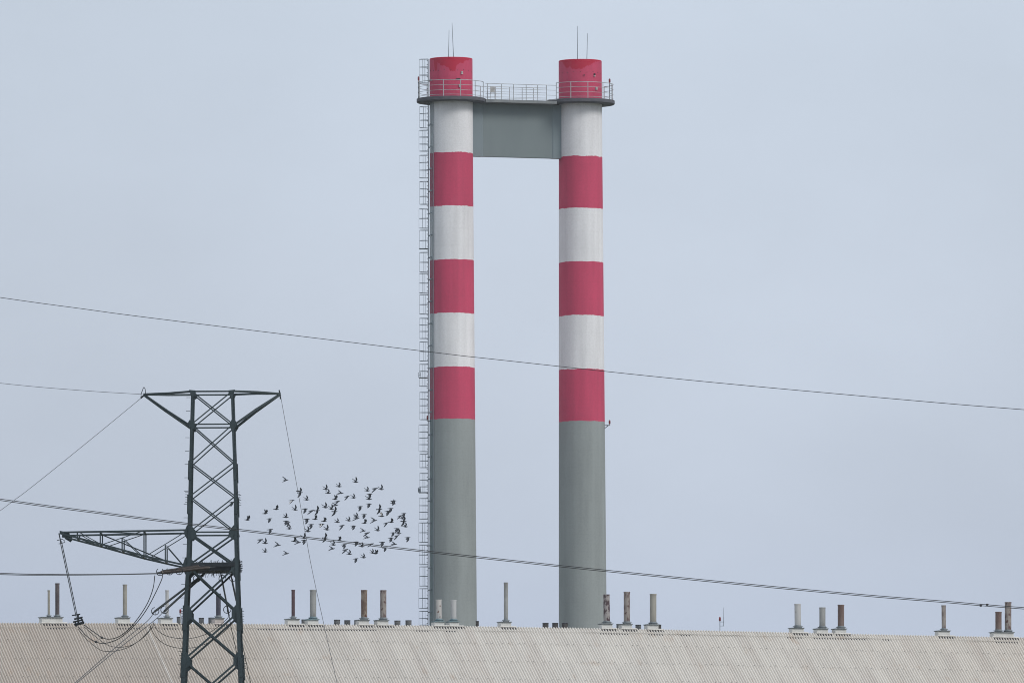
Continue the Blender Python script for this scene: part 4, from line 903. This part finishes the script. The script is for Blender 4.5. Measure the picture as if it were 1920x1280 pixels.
WORDS = {'U': 'wings raised high', 'u': 'half raised wings', 'D': 'wings beating down', 'M': 'spread wings', 'B': 'banking wing up', 'F': 'one wing up, one down', 'S': 'wings swept back'}
rb_ = random.Random(5)
items = []
for (x, y, k) in BIRDS: items.append((440+x/5.3333, 860+y/5.3333, k))
items.append((434.0, 941.5, 'D'))
def cable_y(x): return interp([(a, b) for a, b, c in up], x)+1.4
def wire_x(y): return interp([(741, 526), (780, 533), (890, 553), (990, 571), (1062, 584), (1164, 606)], y)
def zone(x, y):
    if x < 445: return 'Z'
    if y > cable_y(x)+5: return 'below the twin cables'
    if abs(y-cable_y(x)) <= 5: return 'overlapping the twin cables'
    if x < wire_x(y)-3: return 'left of the dropping wire'
    if x > 712: return 'at the flock\'s right end'
    return 'above the cables, upper flock' if y < 947 else 'above the cables, lower flock'
ORD = ['first', 'second', 'third', 'fourth', 'fifth', 'sixth', 'seventh', 'eighth', 'ninth', 'tenth', 'eleventh', 'twelfth', 'thirteenth']
gr = {}
for i, (x, y, k) in enumerate(items): gr.setdefault((zone(x, y), k), []).append((x, i))
LAB = {}
for (zn, k), l in gr.items():
    l.sort()
    for j, (x, i) in enumerate(l):
        if zn == 'Z': t_ = 'lone pigeon seen in front of the pylon between its legs'
        elif k in ('Dw', 'Uw'): t_ = 'white winged pigeon with %s, %s' % (WORDS[k[0]], zn)+('' if len(l) == 1 else ', %s from left' % ORD[j])
        elif len(l) == 1: t_ = 'dark pigeon, only one with %s %s' % (WORDS[k], zn)
        else: t_ = 'dark pigeon with %s, %s from left %s' % (WORDS[k], ORD[j], zn)
        LAB[i] = t_
for i, (x, y, k) in enumerate(items):
    Y = 600+rb_.uniform(-8, 8) if i != len(items)-1 else 590
    ob = bpy.data.objects.new('pigeon', BM[k]); C.collection.objects.link(ob)
    ob.location = P(x, y, Y); rr_ = POSEROT[k]
    ob.rotation_euler = (R(rr_[0]+rb_.uniform(-7, 7)), R(rr_[1]+rb_.uniform(-4, 5)), R(rr_[2]+rb_.uniform(-9, 10)))
    s_ = rb_.uniform(.92, 1.03); ob.scale = (s_, s_, s_)
    tag(ob, LAB[i], 'pigeon', 'flock of pigeons flying to the right')
# ------------------------------------------------------------------ haze
hz = MB(); hz.box((0, 480, 46.0), (700, 1100, 94.0)); ho = hz.build('haze', [], None); ho['kind'] = 'stuff'
hm = bpy.data.materials.new('thin_haze'); hm.use_nodes = True; t = hm.node_tree; t.nodes.clear()
o_ = t.nodes.new('ShaderNodeOutputMaterial'); v_ = t.nodes.new('ShaderNodeVolumePrincipled'); v_.inputs['Color'].default_value = (.80, .87, .95, 1); v_.inputs['Density'].default_value = .00009; v_.inputs['Anisotropy'].default_value = .2
t.links.new(v_.outputs[0], o_.inputs['Volume']); ho.data.materials.clear(); ho.data.materials.append(hm)
C.cycles.volume_bounces = 0
C.cycles.max_bounces = 5
